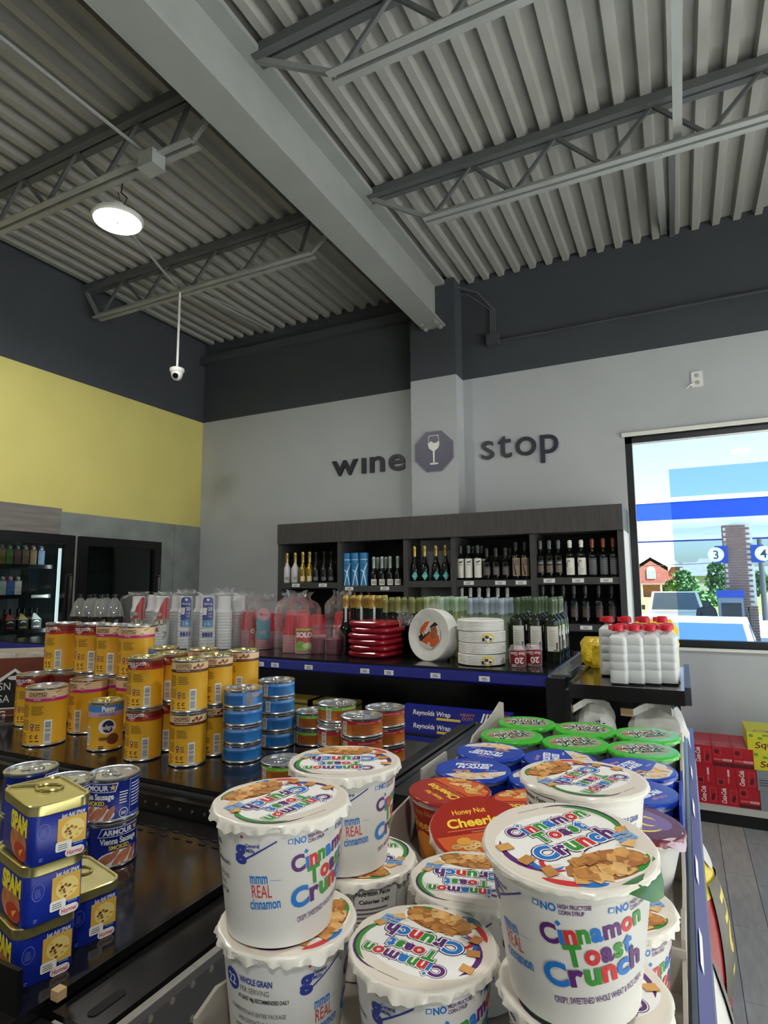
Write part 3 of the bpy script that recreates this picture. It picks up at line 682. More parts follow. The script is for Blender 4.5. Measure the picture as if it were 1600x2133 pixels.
rl = obj('price_rail', MB().loft([[(x, GY - .012, GZ - .060), (x, GY - .022, GZ - .052), (x, GY - .016, GZ - .018), (x, GY, GZ - .012), (x, GY, GZ - .064)] for x in (gx0, -.515)]).mesh('price_rail', m_blue), t)
for px, py in ((542, 1378), (573, 1381), (643, 1386), (760, 1393), (810, 1397), (907, 1405), (1009, 1413)):
    q = PY(px, py, GY - .022); price_tag(q.x, GY - .021, GZ - .037, rl, .048, .022)
# lower shelf with foil boxes
obj('lower_shelf', MB().box(gx0, GY - .12, .985, gx1 - .075, GY + .36, 1.01).mesh('lower_shelf', m_blackg), t)
obj('lower_price_rail', MB().box(gx0, GY - .14, .955, gx1 - .075, GY - .12, 1.0).mesh('lower_price_rail', m_blue), t)
obj('lower_shelf', MB().box(gx0, GY - .12, .60, gx1 - .075, GY + .36, .63).mesh('lower_shelf', m_blackg), t)

# foil boxes
m_fb = M('foil_box_blue', (32, 38, 130), .35); m_fr = M('foil_box_red', (176, 46, 60), .4)
d = DC(); d.rect(.152, -.025, .24, .025, m_fr, 0)
for k in range(3): d.poly([(.112 + k * .014, -.022), (.120 + k * .014, -.022), (.138 + k * .014, .024), (.130 + k * .014, .024)], WHITE, 1)
d.text('Reynolds Wrap', -.10, .006, .020, WHITE, 1, .02, .172, 0, .2); d.text('HEAVY', .062, .012, .012, M('foil_orange', (206, 130, 70)), 1, .01, .062); d.text('DUTY', .062, -.004, .012, MATS['foil_orange'], 1, .01, .048)
d.rect(-.077, -.02, .03, -.010, M('foil_yellow', (224, 190, 70)), 1)
fp = d.mesh('box_print', front(-.03))
fbm = MB().box(-.24, -.03, -.0275, .24, .03, .0275).mesh('box_body', m_fb)
for k, (z, lb) in enumerate(((1.0375, 'lower'), (1.093, 'upper'))):
    q = PY(950, 1490, 2.47); t = thing('foil_box', lb + ' of the two long blue foil wrap boxes stacked on the low shelf', 'box', (q.x, 2.47, z), 0, 'blue foil boxes')
    obj('box_body', fbm, t); obj('box_print', fp, t)
for k, px in enumerate((655, 745)):
    q = PZ(px, 1470, 1.01); t = tag(obj('box_pack', MB().box(-.12, -.06, 0, .12, .06, .07).box(-.121, -.061, .045, .121, .061, .055, 1).mesh('box_pack', [M('pack_olive', (150, 130, 50), .5), M('pack_dark', (70, 62, 40), .5)]), None, (q.x, GY + .06, 1.01)), ('flat olive box on the low shelf behind the cat food cans', 'second olive box on the low shelf beside the foil boxes')[k], 'box')

# wine bottles on the far side of the gondola top
def foil_ribbon(tt):
    obj('neck_tag', MB().box(-.006, -.024, .16, .006, -.021, .245).mesh('neck_tag', M('ribbon_pale', (200, 214, 214), .4)), tt)
K('g_gold', bottle_mesh(.305, .04, .0165, .1, .19, 0, m_dkg, GOLD, .235), [])
K('g_olive', bottle_mesh(.295, .037, .0145, .15, .2, 0, m_dkg, M('olive_foil', (150, 156, 96), .35, .3), .215), [])
K('g_pale', bottle_mesh(.30, .037, .0145, .16, .205, 0, PALE, M('lime_foil', (176, 192, 140), .35, .2), .225), [])
K('g_mint', bottle_mesh(.30, .037, .0145, .16, .205, 0, PALE, M('mint_foil', (170, 196, 164), .35, .2), .225), [])
K('g_blue', bottle_mesh(.295, .037, .0145, .16, .205, 0, CLR, M('blue_white_foil', (168, 182, 196), .35, .2), .215), [])
K('g_red', bottle_mesh(.30, .038, .0145, .19, .225, 0, GR, M('green_clear_neck', (74, 92, 66), .12), .215), [label_band(.038, .05, .165, .028, LBL, lambda d: (d.lines(-.02, .075, .012, .15, 7, M('ink_faint', (196, 196, 186)), 1), d.rect(.012, .06, .022, .09, INK, 1), d.rect(-.0, .053, .02, .057, BLACK, 1)))])
cols = ['g_gold', 'g_gold', 'g_gold', 'g_olive', 'g_olive', 'g_olive', 'g_pale', 'g_mint', 'g_mint', 'g_blue', 'g_blue', 'g_blue', 'g_red', 'g_red', 'g_red']
nm = {'g_gold': 'gold capped sparkling bottle', 'g_olive': 'dark bottle with olive neck foil', 'g_pale': 'pale bottle with lime neck foil', 'g_mint': 'pale green bottle with mint neck foil', 'g_blue': 'clear green bottle with bluish white cap', 'g_red': 'dark red wine bottle with white back label'}
xr = PY(1150, 1300, 2.93).x
for i, kd in enumerate(reversed(cols)):
    for j in range(4 if kd == 'g_red' else 3):
        x = xr - .0805 * i + R.uniform(-.004, .004); y = 2.93 + .083 * j
        put_bottle(kd, x, y, GZ, '%s, %s row, %s from the window end' % (nm[kd], ORD[j], ORD[i]), 'wine bottles on the gondola top', face(x, y, 6 if kd == 'g_red' else R.uniform(-30, 30)), foil_ribbon if kd == 'g_gold' and j == 0 else None)

# ------------------------------------------------------------------ bags of cups
m_bag = clear('bag_film', (253, 253, 254), .05, .10, .9, 55, .025)
m_red = M('party_red', (196, 36, 52), .35); m_wht = M('foam_white', (232, 232, 230), .5); m_pink = M('rim_pale', (226, 200, 204), .4)
def bag_mesh(w_, d_, h, top, seed, n=28, pinch=.55):
    """crumpled film around a block, gathered into a ragged tuft above"""
    rr = random.Random(seed); rings = []
    ph = [rr.uniform(0, 6.3) for _ in range(6)]
    for z, k in ((0, .96), (.01, 1.0), (h * .25, 1.02), (h * .5, 1.01), (h * .75, 1.02), (h * .97, 1.0), (h + top * .22, .86), (h + top * .5, pinch), (h + top * .72, pinch * .8), (h + top, pinch * 1.0)):
        ring = []
        tz = max(0, (z - h) / top) if top else 0
        for q in range(n):
            a = 2 * PI * q / n; c, s_ = math.cos(a), math.sin(a); e = 5
            rad = (abs(c) ** e + abs(s_) ** e) ** (-1 / e)
            wv = .012 * math.sin(5 * a + ph[0] + z * 30) + .009 * math.sin(9 * a + ph[1] - z * 50) + rr.uniform(-.006, .006)
            kk = k + wv * (1 + 7 * tz)
            ring.append((c * rad * w_ / 2 * kk, s_ * rad * d_ / 2 * kk, z + (rr.uniform(-.4, .4) * top * .45 * tz)))
        rings.append(ring)
    return MB().loft(rings, 0, False).mesh('bag_film', m_bag, 25)
def cup_stack(n, rtop, rbot, hc, lip, mat_body, mat_rim, upside=True, body_open=True):
    """a sleeve of nested cups, upside down: rims show as close rings at the bottom, one whole cup on top"""
    prof, mt = [], []; z = 0
    for k in range(n):
        prof += [(rtop - .002, z), (rtop, z + .001), (rtop, z + .0035), (rtop - .002, z + lip * .62)]; mt += [1, 1, 1, 2]; z += lip
    prof += [(rtop - .003, z), (rbot, z + hc), (rbot - .004, z + hc + .001), (0, z + hc - .002)]; mt += [0, 0, 0, 0]
    return MB().lathe(prof, 18, mt[:len(prof) - 1]).mesh('cup_sleeve', [mat_body, mat_rim, m_red if mat_body == m_red else M('foam_shadow', (200, 200, 200))])
red_me = cup_stack(22, .047, .033, .105, .0062, m_red, m_pink)
red_me2 = cup_stack(17, .047, .033, .105, .0062, m_red, m_pink)
red_me3 = cup_stack(15, .047, .033, .105, .0062, m_red, m_pink)
fo = []
for k in range(13): fo += [(.043, k * .017), (.0445, k * .017 + .002), (.0445, k * .017 + .006), (.0425, k * .017 + .012)]
foam_me = MB().lathe([(0, 0)] + fo + [(.041, .222), (.036, .235), (.035, .30), (0, .30)], 18).mesh('cup_sleeve', m_wht)
def bag_of(px, py, Z, cups, w_, d_, h, top, me, label, cup_name, deco=None, grp='bagged disposable cups', seed=1, rot=0, dy=0, pinch=.55):
    q = PZ(px, py, Z); x, y = q.x, q.y + dy
    t = thing('cup_bag', label, 'cup bag', (x, y, Z), rot, grp)
    for (cx, cy) in cups: obj(cup_name, me, t, (cx, cy, .003))
    if deco: deco(t)
    obj('bag_film', bag_mesh(w_, d_, h, top, seed, pinch=pinch), t)
    return t
m_cblue = M('cup_pack_blue', (24, 46, 150), .35); m_cblue2 = M('cup_pack_sky', (80, 150, 205), .35); m_cred = M('cup_pack_red', (200, 30, 40), .35)
def wrap_print(d, t, r, at=(0, 0, 0)): return obj('pack_print', d.mesh('pack_print', cyl(r, r), du=.008), t, at, face(t.location.x, t.location.y) - t.rotation_euler.z)
def deco_cups(t, s='CUPS'):
    d = DC(); d.poly([(-.035, .17), (.045, .17), (.045, .29), (.02, .30), (-.01, .245)], m_cred, 0); d.text(s, -.005, .155, .036, M('cup_gold', (226, 196, 120)), 1, .04, .095, .12); d.text(s, -.005, .155, .036, BLACK, 2, .0, .095, .12)
    d.ell(-.03, .20, .03, .012, M('cup_line', (180, 180, 178)), 1); d.text('7', .02, .08, .04, M('cup_gold2', (120, 116, 80)), 1)
    d.poly([(-.04, .1), (-.015, .1), (-.028, .13)], m_cred, 1)
    wrap_print(d, t, .049)
def deco_win(t, num='20', ln='16'):
    d = DC(); pts = rrect(.062, .15, .02, 4, 0, .225); d.poly(pts, m_cblue, 0); d.rect(-.031, .13, .031, .17, m_cblue2, 1)
    d.text('WinCup', 0, .262, .014, WHITE, 2, .01, .05); d.poly([(-.008, .292), (.008, .292), (.006, .278), (-.006, .278)], WHITE, 2); d.text(num, .012, .233, .02, WHITE, 2, .02, .026); d.text('Foam', .012, .208, .011, WHITE, 2, 0, .022); d.text('Cups', .012, .192, .011, WHITE, 2, 0, .022)
    d.poly([(-.03, .2), (-.008, .2), (-.005, .24), (-.028, .24)], WHITE, 2); d.text(ln, 0, .15, .022, WHITE, 2, .0, .03)
    for k in range(4): d.rect(-.03 + .016 * k, .075, -.018 + .016 * k, .10, m_cblue, 1)
    wrap_print(d, t, .049)
two = [(-.0, 0), (.0, .095)]
Zs = GZ
bag_of(285, 1347, Zs, two, .115, .2, .30, .03, foam_me, 'bag of white foam cups with red print at the cooler end', 'cup_sleeve', deco_cups, seed=3, rot=-.3)
bag_of(335, 1350, Zs, two, .115, .2, .30, .03, foam_me, 'second red printed bag of white foam cups beside the blue ones', 'cup_sleeve', lambda t: deco_cups(t, 'CUP'), seed=4, rot=-.35)
bag_of(385, 1351, Zs, two, .115, .2, .31, .035, foam_me, 'bag of white foam cups with tall blue label, nearer the red printed ones', 'cup_sleeve', lambda t: deco_win(t), seed=5, rot=-.4)
bag_of(431, 1353, Zs, two, .105, .2, .29, .03, foam_me, 'bag of white foam cups with blue label slipped lower', 'cup_sleeve', lambda t: deco_win(t, '25', '16'), seed=6, rot=-.5)
bag_of(466, 1352, Zs, two, .097, .2, .30, .05, foam_me, 'unlabelled sleeve of white foam cups next to the red cups', 'cup_sleeve', seed=7, rot=-.3)
def deco_solo(t):
    d = DC(); d.rect(-.055, .02, .055, .135, M('solo_lime', (150, 190, 60)), 0); d.rect(-.05, .04, .05, .125, M('solo_red', (190, 40, 50)), 1); d.text('SOLO', 0, .103, .026, WHITE, 2, .05, .092)
    d.ell(-.02, .05, .028, .02, M('solo_green', (120, 170, 60)), 2); d.ell(.02, .045, .03, .018, M('solo_lime2', (190, 206, 120)), 3); d.ell(.02, .045, .022, .012, M('solo_pulp', (214, 220, 160)), 4)
    wrap_print(d, t, .0505, (.05, 0, 0))
def deco_mini(t):
    d = DC(); d.rect(-.045, .06, .045, .20, M('mini_teal', (100, 160, 172), .4), 0); d.ell(0, .2, .044, .035, M('mini_pink', (216, 160, 168)), 1); d.text('Minis', 0, .20, .016, MATS['party_red'], 2, .01, .04); d.lines(-.02, .09, .02, .11, 3, MATS['mini_pink'], 2)
    wrap_print(d, t, .0505)
def deco_o(t):
    d = DC(); d.rect(.0, .02, .045, .135, M('solo_red', (190, 40, 50)), 0); d.text('O', .022, .105, .024, WHITE, 1, .05); d.poly([(.0, .02), (.04, .02), (.02, .06)], M('solo_orange', (220, 120, 50)), 1)
    wrap_print(d, t, .0505, (.045, 0, 0))
g3 = [(-.05, 0), (.05, 0), (-.05, .1), (.05, .1)]
bag_of(509, 1350, Zs, [(-.045, 0), (.045, 0)], .192, .11, .265, .06, red_me2, 'bag of red party cups with a small round label, next to the foam cups', 'cup_sleeve', deco_o, seed=11, rot=-.3)
bag_of(548, 1352, Zs, [(-.0, 0), (.0, .1)], .115, .21, .255, .06, red_me3, 'bag of red party cups with a teal and pink label', 'cup_sleeve', deco_mini, seed=12, rot=-.2)
bag_of(586, 1352, Zs, [(0, 0), (0, .1)], .11, .21, .25, .07, red_me2, 'unlabelled bag of red party cups behind the lime labelled one', 'cup_sleeve', seed=13, rot=-.2, dy=.1)
bag_of(620, 1360, Zs, g3, .205, .21, .245, .085, red_me3, 'wide bag of red party cups with lime and fruit label', 'cup_sleeve', deco_solo, seed=14, rot=-.22)
bag_of(690, 1352, Zs, [(-.05, .05), (.05, .05)], .2, .12, .25, .075, red_me3, 'bag of red party cups between the wide bag and the gold bottles', 'cup_sleeve', seed=15, rot=-.15, dy=.12)
# plum cups bag
m_plum = M('plum_cup', (120, 44, 74), .3)
bag_of(678, 1362, Zs, [(-.05, 0), (.045, .01)], .2, .12, .10, .05, MB().lathe([(0, 0), (.038, 0), (.042, .05), (.044, .075), (.04, .08), (0, .08)], 16).mesh('cup_sleeve', m_plum), 'small crumpled bag of plum coloured cups', 'cup_sleeve', seed=16, pinch=.8)
# red plate packs
def rplate(w_, d_, h): return MB().loft([[(x, y, z) for x, y in rrect(w_ * k, d_ * k, .05 * k, 5)] for z, k in ((0, .86), (h * .2, .95), (h * .5, 1.0), (h * .8, .995), (h * .97, .95), (h, .88))]).mesh('plate_pack', M('plate_red', (150, 26, 42), .22))
rp = rplate(.235, .225, .031)
z = Zs
q0 = PZ(773, 1370, Zs)
for k in range(6):
    t = thing('plate_pack', ('lowest', 'second lowest', 'third lowest', 'fourth', 'second highest', 'topmost')[k] + ' pack of square red plates in the stack', 'plates', (q0.x + R.uniform(-.012, .012) - (.012 if k == 3 else 0), q0.y + .07, z), R.uniform(-.06, .06) - .1, 'red plate packs')
    obj('plate_stack', rp, t, None, None)
    if k in (1, 3, 4):
        d = DC(); d.text('SOLO', -.02, .02, .010, M('plate_ink', (226, 150, 156)), 0, .02, .03); obj('pack_print', d.mesh('pack_print', front(-.112)), t)
    z += .030
d = DC(); d.ell(.01, 0, .07, .05, M('plate_orange', (206, 90, 60), .3), 0)
# white plate pack leaning on its edge
m_pw = M('plate_white', (222, 221, 216), .4, var=.04, scale=30)
pp = MB(); prof = []
for k in range(9): prof += [(.123, .009 * k), (.127, .009 * k + .004), (.123, .009 * k + .008)]
pp.lathe([(0, .014), (.08, .010), (.094, .004)] + prof + [(.09, .084), (0, .086)], 32)
q = PZ(888, 1378, Zs)
t = thing('plate_pack', 'round pack of white plates with orange label tipped on its edge', 'plates', (q.x, q.y + .03, Zs + .124))
ax = Vector((-.28, -1, .12)).normalized()
prot = (-ax).to_track_quat('Z', 'Y')
hold = obj('plate_stack', pp.mesh('plate_stack', m_pw), t); hold.rotation_euler = prot.to_euler()
d = DC(); m_or = M('pack_orange', (206, 88, 40), .35)
d.ell(0, 0, .068, .068, M('pack_paper', (214, 206, 196), .4), 0); d.poly([(-.06, -.03), (.03, -.06), (.062, -.03), (.058, .0), (-.01, .02), (-.05, .01)], m_or, 1); d.poly([(-.055, .03), (-.03, .06), (.0, .064), (-.04, .0), (-.06, .0)], m_or, 1)
d.poly([(-.066, -.012), (.03, .062), (.048, .05), (-.05, -.035)], BLACK, 2); d.text('Hefty', -.018, .018, .022, WHITE, 3, .03, .06, .66, .2); d.ell(.026, .012, .022, .03, M('pack_food', (150, 86, 60), var=.3, scale=60), 3); d.text('36', .0, -.042, .014, WHITE, 3, .02)
pr = obj('pack_print', d.mesh('pack_print', lambda u, v, o: Vector((-u, v, .008 - o))), hold)
fmz = MB(); fr_ = random.Random(5)
rings = []
for j in range(7):
    s_ = j / 6; c = Vector((-.10, -.01, .05)).lerp(Vector((-.16, .02, .13)), s_); r_ = .05 * (1 - .55 * s_)
    rings.append([tuple(c + Vector((math.cos(a) * r_ * fr_.uniform(.7, 1.3), math.sin(a) * r_ * .6 * fr_.uniform(.7, 1.3), math.sin(a * 2) * .02))) for a in [2 * PI * k / 12 for k in range(12)]])
obj('wrap_tail', fmz.loft(rings, 0, False).mesh('wrap_tail', m_bag, 20), t)
rings = []
for j in range(6):
    s_ = j / 5; c = Vector((-.02, .02, .10)).lerp(Vector((.07, .05, .17)), s_); r_ = .03 * (1 - .3 * s_)
    rings.append([tuple(c + Vector((math.cos(a) * r_ * fr_.uniform(.7, 1.3), math.sin(a) * r_ * .5 * fr_.uniform(.7, 1.3), math.sin(a * 2) * .015))) for a in [2 * PI * k / 12 for k in range(12)]])
obj('wrap_tail', MB().loft(rings, 0, False).mesh('wrap_tail', m_bag, 20), t)
# white bowl packs in a stack
bw = MB(); pr_ = [(0, 0), (.09, 0)]
for k in range(7): pr_ += [(.107, .0065 * k + .004), (.109, .0065 * k + .007), (.107, .0065 * k + .0095)]
bw.lathe(pr_ + [(.100, .053), (.08, .050), (0, .046)], 32)
bwm = bw.mesh('bowl_stack', m_pw)
q = PZ(990, 1388, Zs); cowm = DC(); cowm.ell(.012, .025, .030, .022, M('pack_sun', (222, 196, 90), .4), 0); cowm.ell(.012, .024, .022, .011, WHITE, 1); cowm.ell(.005, .028, .010, .007, BLACK, 2); cowm.ell(.022, .02, .007, .005, BLACK, 2); cowm.ell(-.01, .018, .006, .008, BLACK, 2); cowm.rect(-.002, .006, .003, .018, M('pack_sky', (120, 150, 190)), 2); cowm.rect(.018, .006, .024, .018, MATS['pack_sky'], 2)
cme = cowm.mesh('pack_print', cyl(.1095, .1095), du=.008, eps=.0002, base=.0005)
for k in range(4):
    t = thing('bowl_pack', ('bottom', 'second lowest', 'third', 'top')[k] + ' pack of white bowls in the white stack', 'bowls', (q.x + R.uniform(-.004, .004), q.y + .10, Zs + k * .0505), face(q.x, q.y, 8), 'white bowl packs')
    obj('bowl_stack', bwm, t)
    if k in (0, 2): obj('pack_print', cme, t)
# shot glass packs
sg = MB().lathe([(.036, 0), (.037, .004), (.040, .075), (.036, .08), (.03, .095), (.012, .1)], 18).mesh('pack_film', clear('cup_film', (244, 240, 242), .18, .1, .5, 60, .12))
d = DC(); d.rect(-.036, .012, .036, .074, M('shot_red', (150, 30, 48), .35), 0); d.text('20', .006, .03, .026, WHITE, 1, .03, .04, PI); d.text('Shot Glass', 0, .06, .014, WHITE, 1, .02, .066, PI); d.lines(-.03, .004, -.005, .016, 3, WHITE, 1)
dm = d.mesh('pack_print', cyl(lambda v: .0372 + .003 * v / .075, .0385), du=.008)
for k, (px, py) in enumerate(((1077, 1390), (1107, 1390))):
    q = PZ(px, py, Zs); t = thing('shot_glass_pack', ('front pack of small cups with upside down red label', 'second small cup pack behind the first red labelled one')[k], 'cup pack', (q.x, q.y + .02 + .03 * k, Zs), face(q.x, q.y), 'shot glass packs')
    obj('cup_core', MB().lathe([(0, .002), (.034, .002), (.037, .07), (0, .07)], 16).mesh('cup_core', M('shot_core', (170, 60, 76), .4)), t); obj('pack_print', dm, t); obj('pack_film', sg, t)
# big soda bottles at the cooler end
m_cola = M('cola', (20, 10, 8), .08); m_pet = clear('pet_plastic', (200, 204, 202), .12, .06, 0, 60, .16)
cola = MB().lathe([(0, 0), (.04, 0), (.054, .02), (.054, .18), (.051, .19), (.0, .19)], 20).mesh('cola_fill', m_cola)
pet = MB().lathe([(.054, .19), (.052, .2), (.045, .235), (.03, .275), (.015, .295), (.0135, .30)], 20).mesh('pet_shell', m_pet)
cap2 = MB().lathe([(.0155, .298), (.0155, .318), (0, .319)], 16).mesh('cap', M('cap_black', (16, 16, 18), .4))
for k, (px, py) in enumerate(((156, 1345), (176, 1346), (200, 1348), (186, 1341), (212, 1342), (228, 1347))):
    q = PZ(px, py + 6, Zs); t = thing('cola_bottle', 'large cola bottle with black cap, ' + ORD[k] + ' of those beside the foam cups', 'bottle', (q.x, q.y + .02, Zs), 0, 'large cola bottles')
    obj('cola_fill', cola, t); obj('pet_shell', pet, t); obj('cap', cap2, t)

# ================================================================== END SHELF WITH WHITE JUGS
EX0, EX1, EY0, EY1 = -.395, -.012, 2.33, 2.98
t = thing('end_shelf', 'black end shelf unit beside the cross gondola', 'shelving', (0, 0, 0))
obj('top_shelf', MB().box(EX0, EY0, GZ - .028, EX1, EY1, GZ - .004).box(EX0, EY0 - .012, GZ - .05, EX1, EY0, GZ).box(EX0, EY0, GZ - .05, EX0 + .01, EY1, GZ + .004).mesh('top_shelf', m_blackg), t)
obj('price_rail', MB().box(EX1, EY0, GZ - .05, EX1 + .02, EY1, GZ + .01).mesh('price_rail', M('rail_silver', (52, 56, 62), .45)), t)
obj('lower_shelf', MB().box(EX0, EY0 - .03, .985, EX1, EY1, 1.01).mesh('lower_shelf', m_blackg), t)
obj('lower_price_rail', MB().box(EX1, EY0 - .03, .96, EX1 + .02, EY1, 1.02).mesh('lower_price_rail', m_blue), t)
obj('side_panel', MB().box(EX0 - .02, EY0 + .02, .1, EX0, EY1, GZ - .03).mesh('side_panel', m_black), t)
obj('back_panel', MB().box(EX0, EY0 + .42, .1, EX1 - .02, EY0 + .44, GZ - .03).mesh('back_panel', m_black), t)
obj('kick_base', MB().box(EX0, EY0, 0, EX1 - .02, EY1, .15).mesh('kick_base', m_black), t)
m_bl = M('jug_white', (206, 208, 208), .4); m_cap = M('jug_cap_red', (196, 24, 44), .3)
def jug(h, wx, dy):
    rings = []; zz = [(0, .9), (.006, 1)]
    for k in range(1, 5):
        z = h * .11 + k * h * .145; zz += [(z - .0015, 1), (z, .982), (z + .0015, 1)]
    zz += [(h * .78, 1), (h * .82, .95), (h * .875, .62), (h * .89, .42), (h * .91, .40)]
    return MB().loft([[(x, y, z) for x, y in rrect(wx * k, dy * (k if k > .9 else k * .8), min(wx, dy) * .22 * k)] for z, k in zz]).mesh('jug_body', m_bl, 28)
jm1, jm2 = jug(.205, .062, .075), jug(.225, .068, .085)
def jcap(h): return MB().lathe([(.019, h * .89), (.0215, h * .9), (.0215, h * .95), (.0195, h * .985), (.014, h), (0, h)], 16).box(-.032, -.011, h * .91, .0, .011, h * .985).mesh('cap', m_cap)
jc1, jc2 = jcap(.215), jcap(.235)
n = 0
for j in range(3):
    for i in range(4):
        q = PZ(1291 + 34.5 * i, 1425, GZ); big = j == 2
        x, y = q.x + .004 * j, q.y + .035 + .085 * j + (.03 if big else 0)
        t = thing('bleach_jug', ('front', 'middle', 'taller back')[j] + ' row white jug with red cap, ' + ORD[i] + ' from the wine side', 'jug', (x - (.062 if big else 0) + (.012 * i if big else 0), y, GZ - .003), -.05, 'white jugs with red caps')
        obj('jug_body', jm2 if big else jm1, t); obj('cap', jc2 if big else jc1, t, (0, 0, 0), .3)
# yellow bags behind the jugs
m_ybag = M('yellow_bag_film', (226, 192, 40), .25, var=.12, scale=30, bump=.5, bscale=50)
def lump(w_, d_, h, seed, mat, name, n=20, sq=3.2, taper=.7, amp=.06):
    rr = random.Random(seed); rings = []; ph = [rr.uniform(0, 6) for _ in range(6)]
    for j in range(10):
        tz = j / 9; k = (1 - (abs(tz - .4) / .62) ** 2.6 * (1 - taper)); k = max(k, .2)
        ring = []
        for q in range(n):
            a = 2 * PI * q / n; c, s_ = math.cos(a), math.sin(a); rad = (abs(c) ** sq + abs(s_) ** sq) ** (-1 / sq)
            kk = k * (1 + amp * math.sin(3 * a + ph[0] + tz * 6) + amp * .7 * math.sin(7 * a + ph[1] - tz * 9) + rr.uniform(-amp, amp) * .5)
            ring.append((c * rad * w_ / 2 * kk, s_ * rad * d_ / 2 * kk, tz * h + math.sin(5 * a + ph[2]) * h * .012 * (0 < j < 9)))
        rings.append(ring)
    return MB().loft(rings).mesh(name, mat, 22)
q = PZ(1228, 1392, GZ)
tag(obj('yellow_bag', lump(.13, .16, .125, 3, m_ybag, 'yellow_bag'), None, (q.x + .02, q.y + .12, GZ - .003), .4), 'crinkled yellow plastic bag between wine bottles and white jugs', 'bag')
q = PZ(1350, 1400, GZ)
tag(obj('yellow_bag', lump(.2, .1, .205, 9, m_ybag, 'yellow_bag'), None, (q.x + .02, q.y + .27, GZ - .003), .1), 'crinkled yellow plastic bag behind the white jugs', 'bag')
# paper sacks on the lower shelf
m_sack = M('sack_paper', (222, 220, 212), .6, var=.1, scale=14, bump=.5, bscale=26); m_kraft = M('kraft_tab', (196, 168, 126), .7)
for k, (px, w_, sd_, rz, lb) in enumerate(((1240, .15, 21, .1, 'grey paper sack with printed words and rolled top, wine side'), (1372, .185, 22, -.1, 'wider crumpled grey paper sack with a tan tab, window side'))):
    q = PZ(px, 1530, 1.01)
    t = thing('paper_sack', lb, 'sack', (PY(px, 1500, 2.47).x, 2.47, 1.01), rz, 'paper sacks under the jugs')
    obj('sack_body', lump(w_, .15, .185, sd_, m_sack, 'sack_body', 24, 3.5, .62, .07), t)
    obj('rolled_top', MB().loft([[(x, -.085 + .02 * abs(x) / .05, z) for x, z in ()]] if False else [[(-.075 + u * .13, -.07 + .03 * math.sin(u * 3) + dy, .165 + .03 * math.sin(u * 2.6) + dz) for dy, dz in ((-.006, -.012), (.006, -.012), (.006, .014), (-.006, .014))] for u in [i / 6 for i in range(7)]]).mesh('rolled_top', m_sack, 30), t)
    obj('top_tab', MB().box(-.115 if k else -.10, -.082, .155, -.072, -.068, .182 if k else .168).mesh('top_tab', m_kraft), t)
    if k == 0:
        d = DC(); d.text('THE O', .012, .105, .016, M('sack_ink', (40, 48, 84)), 0, .02, .06, -PI / 2); d.lines(.03, .07, .038, .13, 6, MATS['sack_ink'], 0)
        obj('sack_print', d.mesh('sack_print', front(-.079)), t)

# ================================================================== SODA PACKS UNDER THE WINDOW
SY = 4.87
t = thing('soda_rack', 'low pale rack with black base below the window', 'rack', (0, 0, 0))
obj('deck_board', MB().box(-.42, SY - .02, .085, 2.4, 5.38, .125).mesh('deck_board', M('rack_pale', (196, 192, 182), .6)), t)
obj('base_panel', MB().box(-.40, SY, 0, 2.38, 5.36, .085).mesh('base_panel', m_black), t)
m_sr = M('soda_red', (178, 22, 38), .35, var=.05, scale=20); m_srd = M('soda_dark', (88, 16, 24), .4); m_srl = M('soda_line', (216, 92, 92), .4)
sodab = MB().box(-.061, 0, 0, .061, .40, .128).mesh('pack_body', m_sr)
def soda_a():
    d = DC(); d.text('Coca-Cola', -.028, .064, .030, WHITE, 1, .02, .098, PI / 2, .25)
    for r_ in ((.012, .02, .05, .0225), (.012, .105, .05, .1075), (.012, .02, .0145, .1075), (.0475, .02, .05, .1075)): d.rect(*r_, m_srl, 0)
    d.ell(.031, .05, .010, .026, m_srd, 0, rot=-.3); return d.mesh('pack_print', front(0))
def soda_b():
    d = DC()
    for r_ in ((-.055, .07, -.01, .072), (-.055, .12, -.01, .122), (-.055, .07, -.053, .122), (-.012, .07, -.01, .122)): d.rect(*r_, m_srl, 0)
    d.ell(-.034, .096, .015, .014, m_srd, 0); d.rect(-.055, .038, -.005, .05, m_srl, 0); d.rect(.0, .036, .055, .05, M('soda_pale', (226, 190, 190)), 0); d.lines(.003, .04, .05, .048, 2, m_sr, 1); d.rect(-.061, 0, .061, .025, m_srd, 0); return d.mesh('pack_print', front(0))
def soda_c():
    d = DC(); d.ell(-.03, .024, .015, .014, m_srd, 0); d.rect(.012, .02, .022, .06, m_srl, 0); d.rect(.012, .064, .024, .11, M('soda_pale', (226, 190, 190)), 0)
    for r_ in ((-.05, .005, -.012, .007), (-.05, .042, -.012, .044), (-.05, .005, -.048, .044), (-.014, .005, -.012, .044)): d.rect(*r_, m_srl, 0)
    return d.mesh('pack_print', front(0))
sa, sb, sc_ = soda_a(), soda_b(), soda_c()
dt = DC(); dt.text('Coca-Cola', .0, .12, .05, M('soda_top_ink', (214, 140, 146)), 0, .02, .1, 0, .2); dt.lines(-.04, .02, .04, .07, 3, MATS['soda_top_ink'], 0); stop_ = dt.mesh('top_print', disc(.128))
lay = [[sa, sa, sb], [sc_, sc_, sa], [sa, sb, sb]]; off = [.022, .012, .002]
for r_ in range(3):
    for c_ in range(-2, 3):
        x = .058 + off[r_] + c_ * .1235
        t = thing('soda_pack', 'red soda pack, %s layer up, %s from the gondola side' % (ORD[r_], ORD[c_ + 2]), 'soda pack', (x, SY + R.uniform(0, .008), .125 + r_ * .129), 0, 'red soda packs')
        obj('pack_body', sodab, t); obj('pack_print', lay[r_][c_ % 3], t)
        if r_ == 2: obj('top_print', stop_, t)
m_sg = M('soda_silver', (140, 142, 146), .35, .2)
sgb = MB().box(-.061, 0, 0, .061, .40, .128).mesh('pack_body', m_sg)
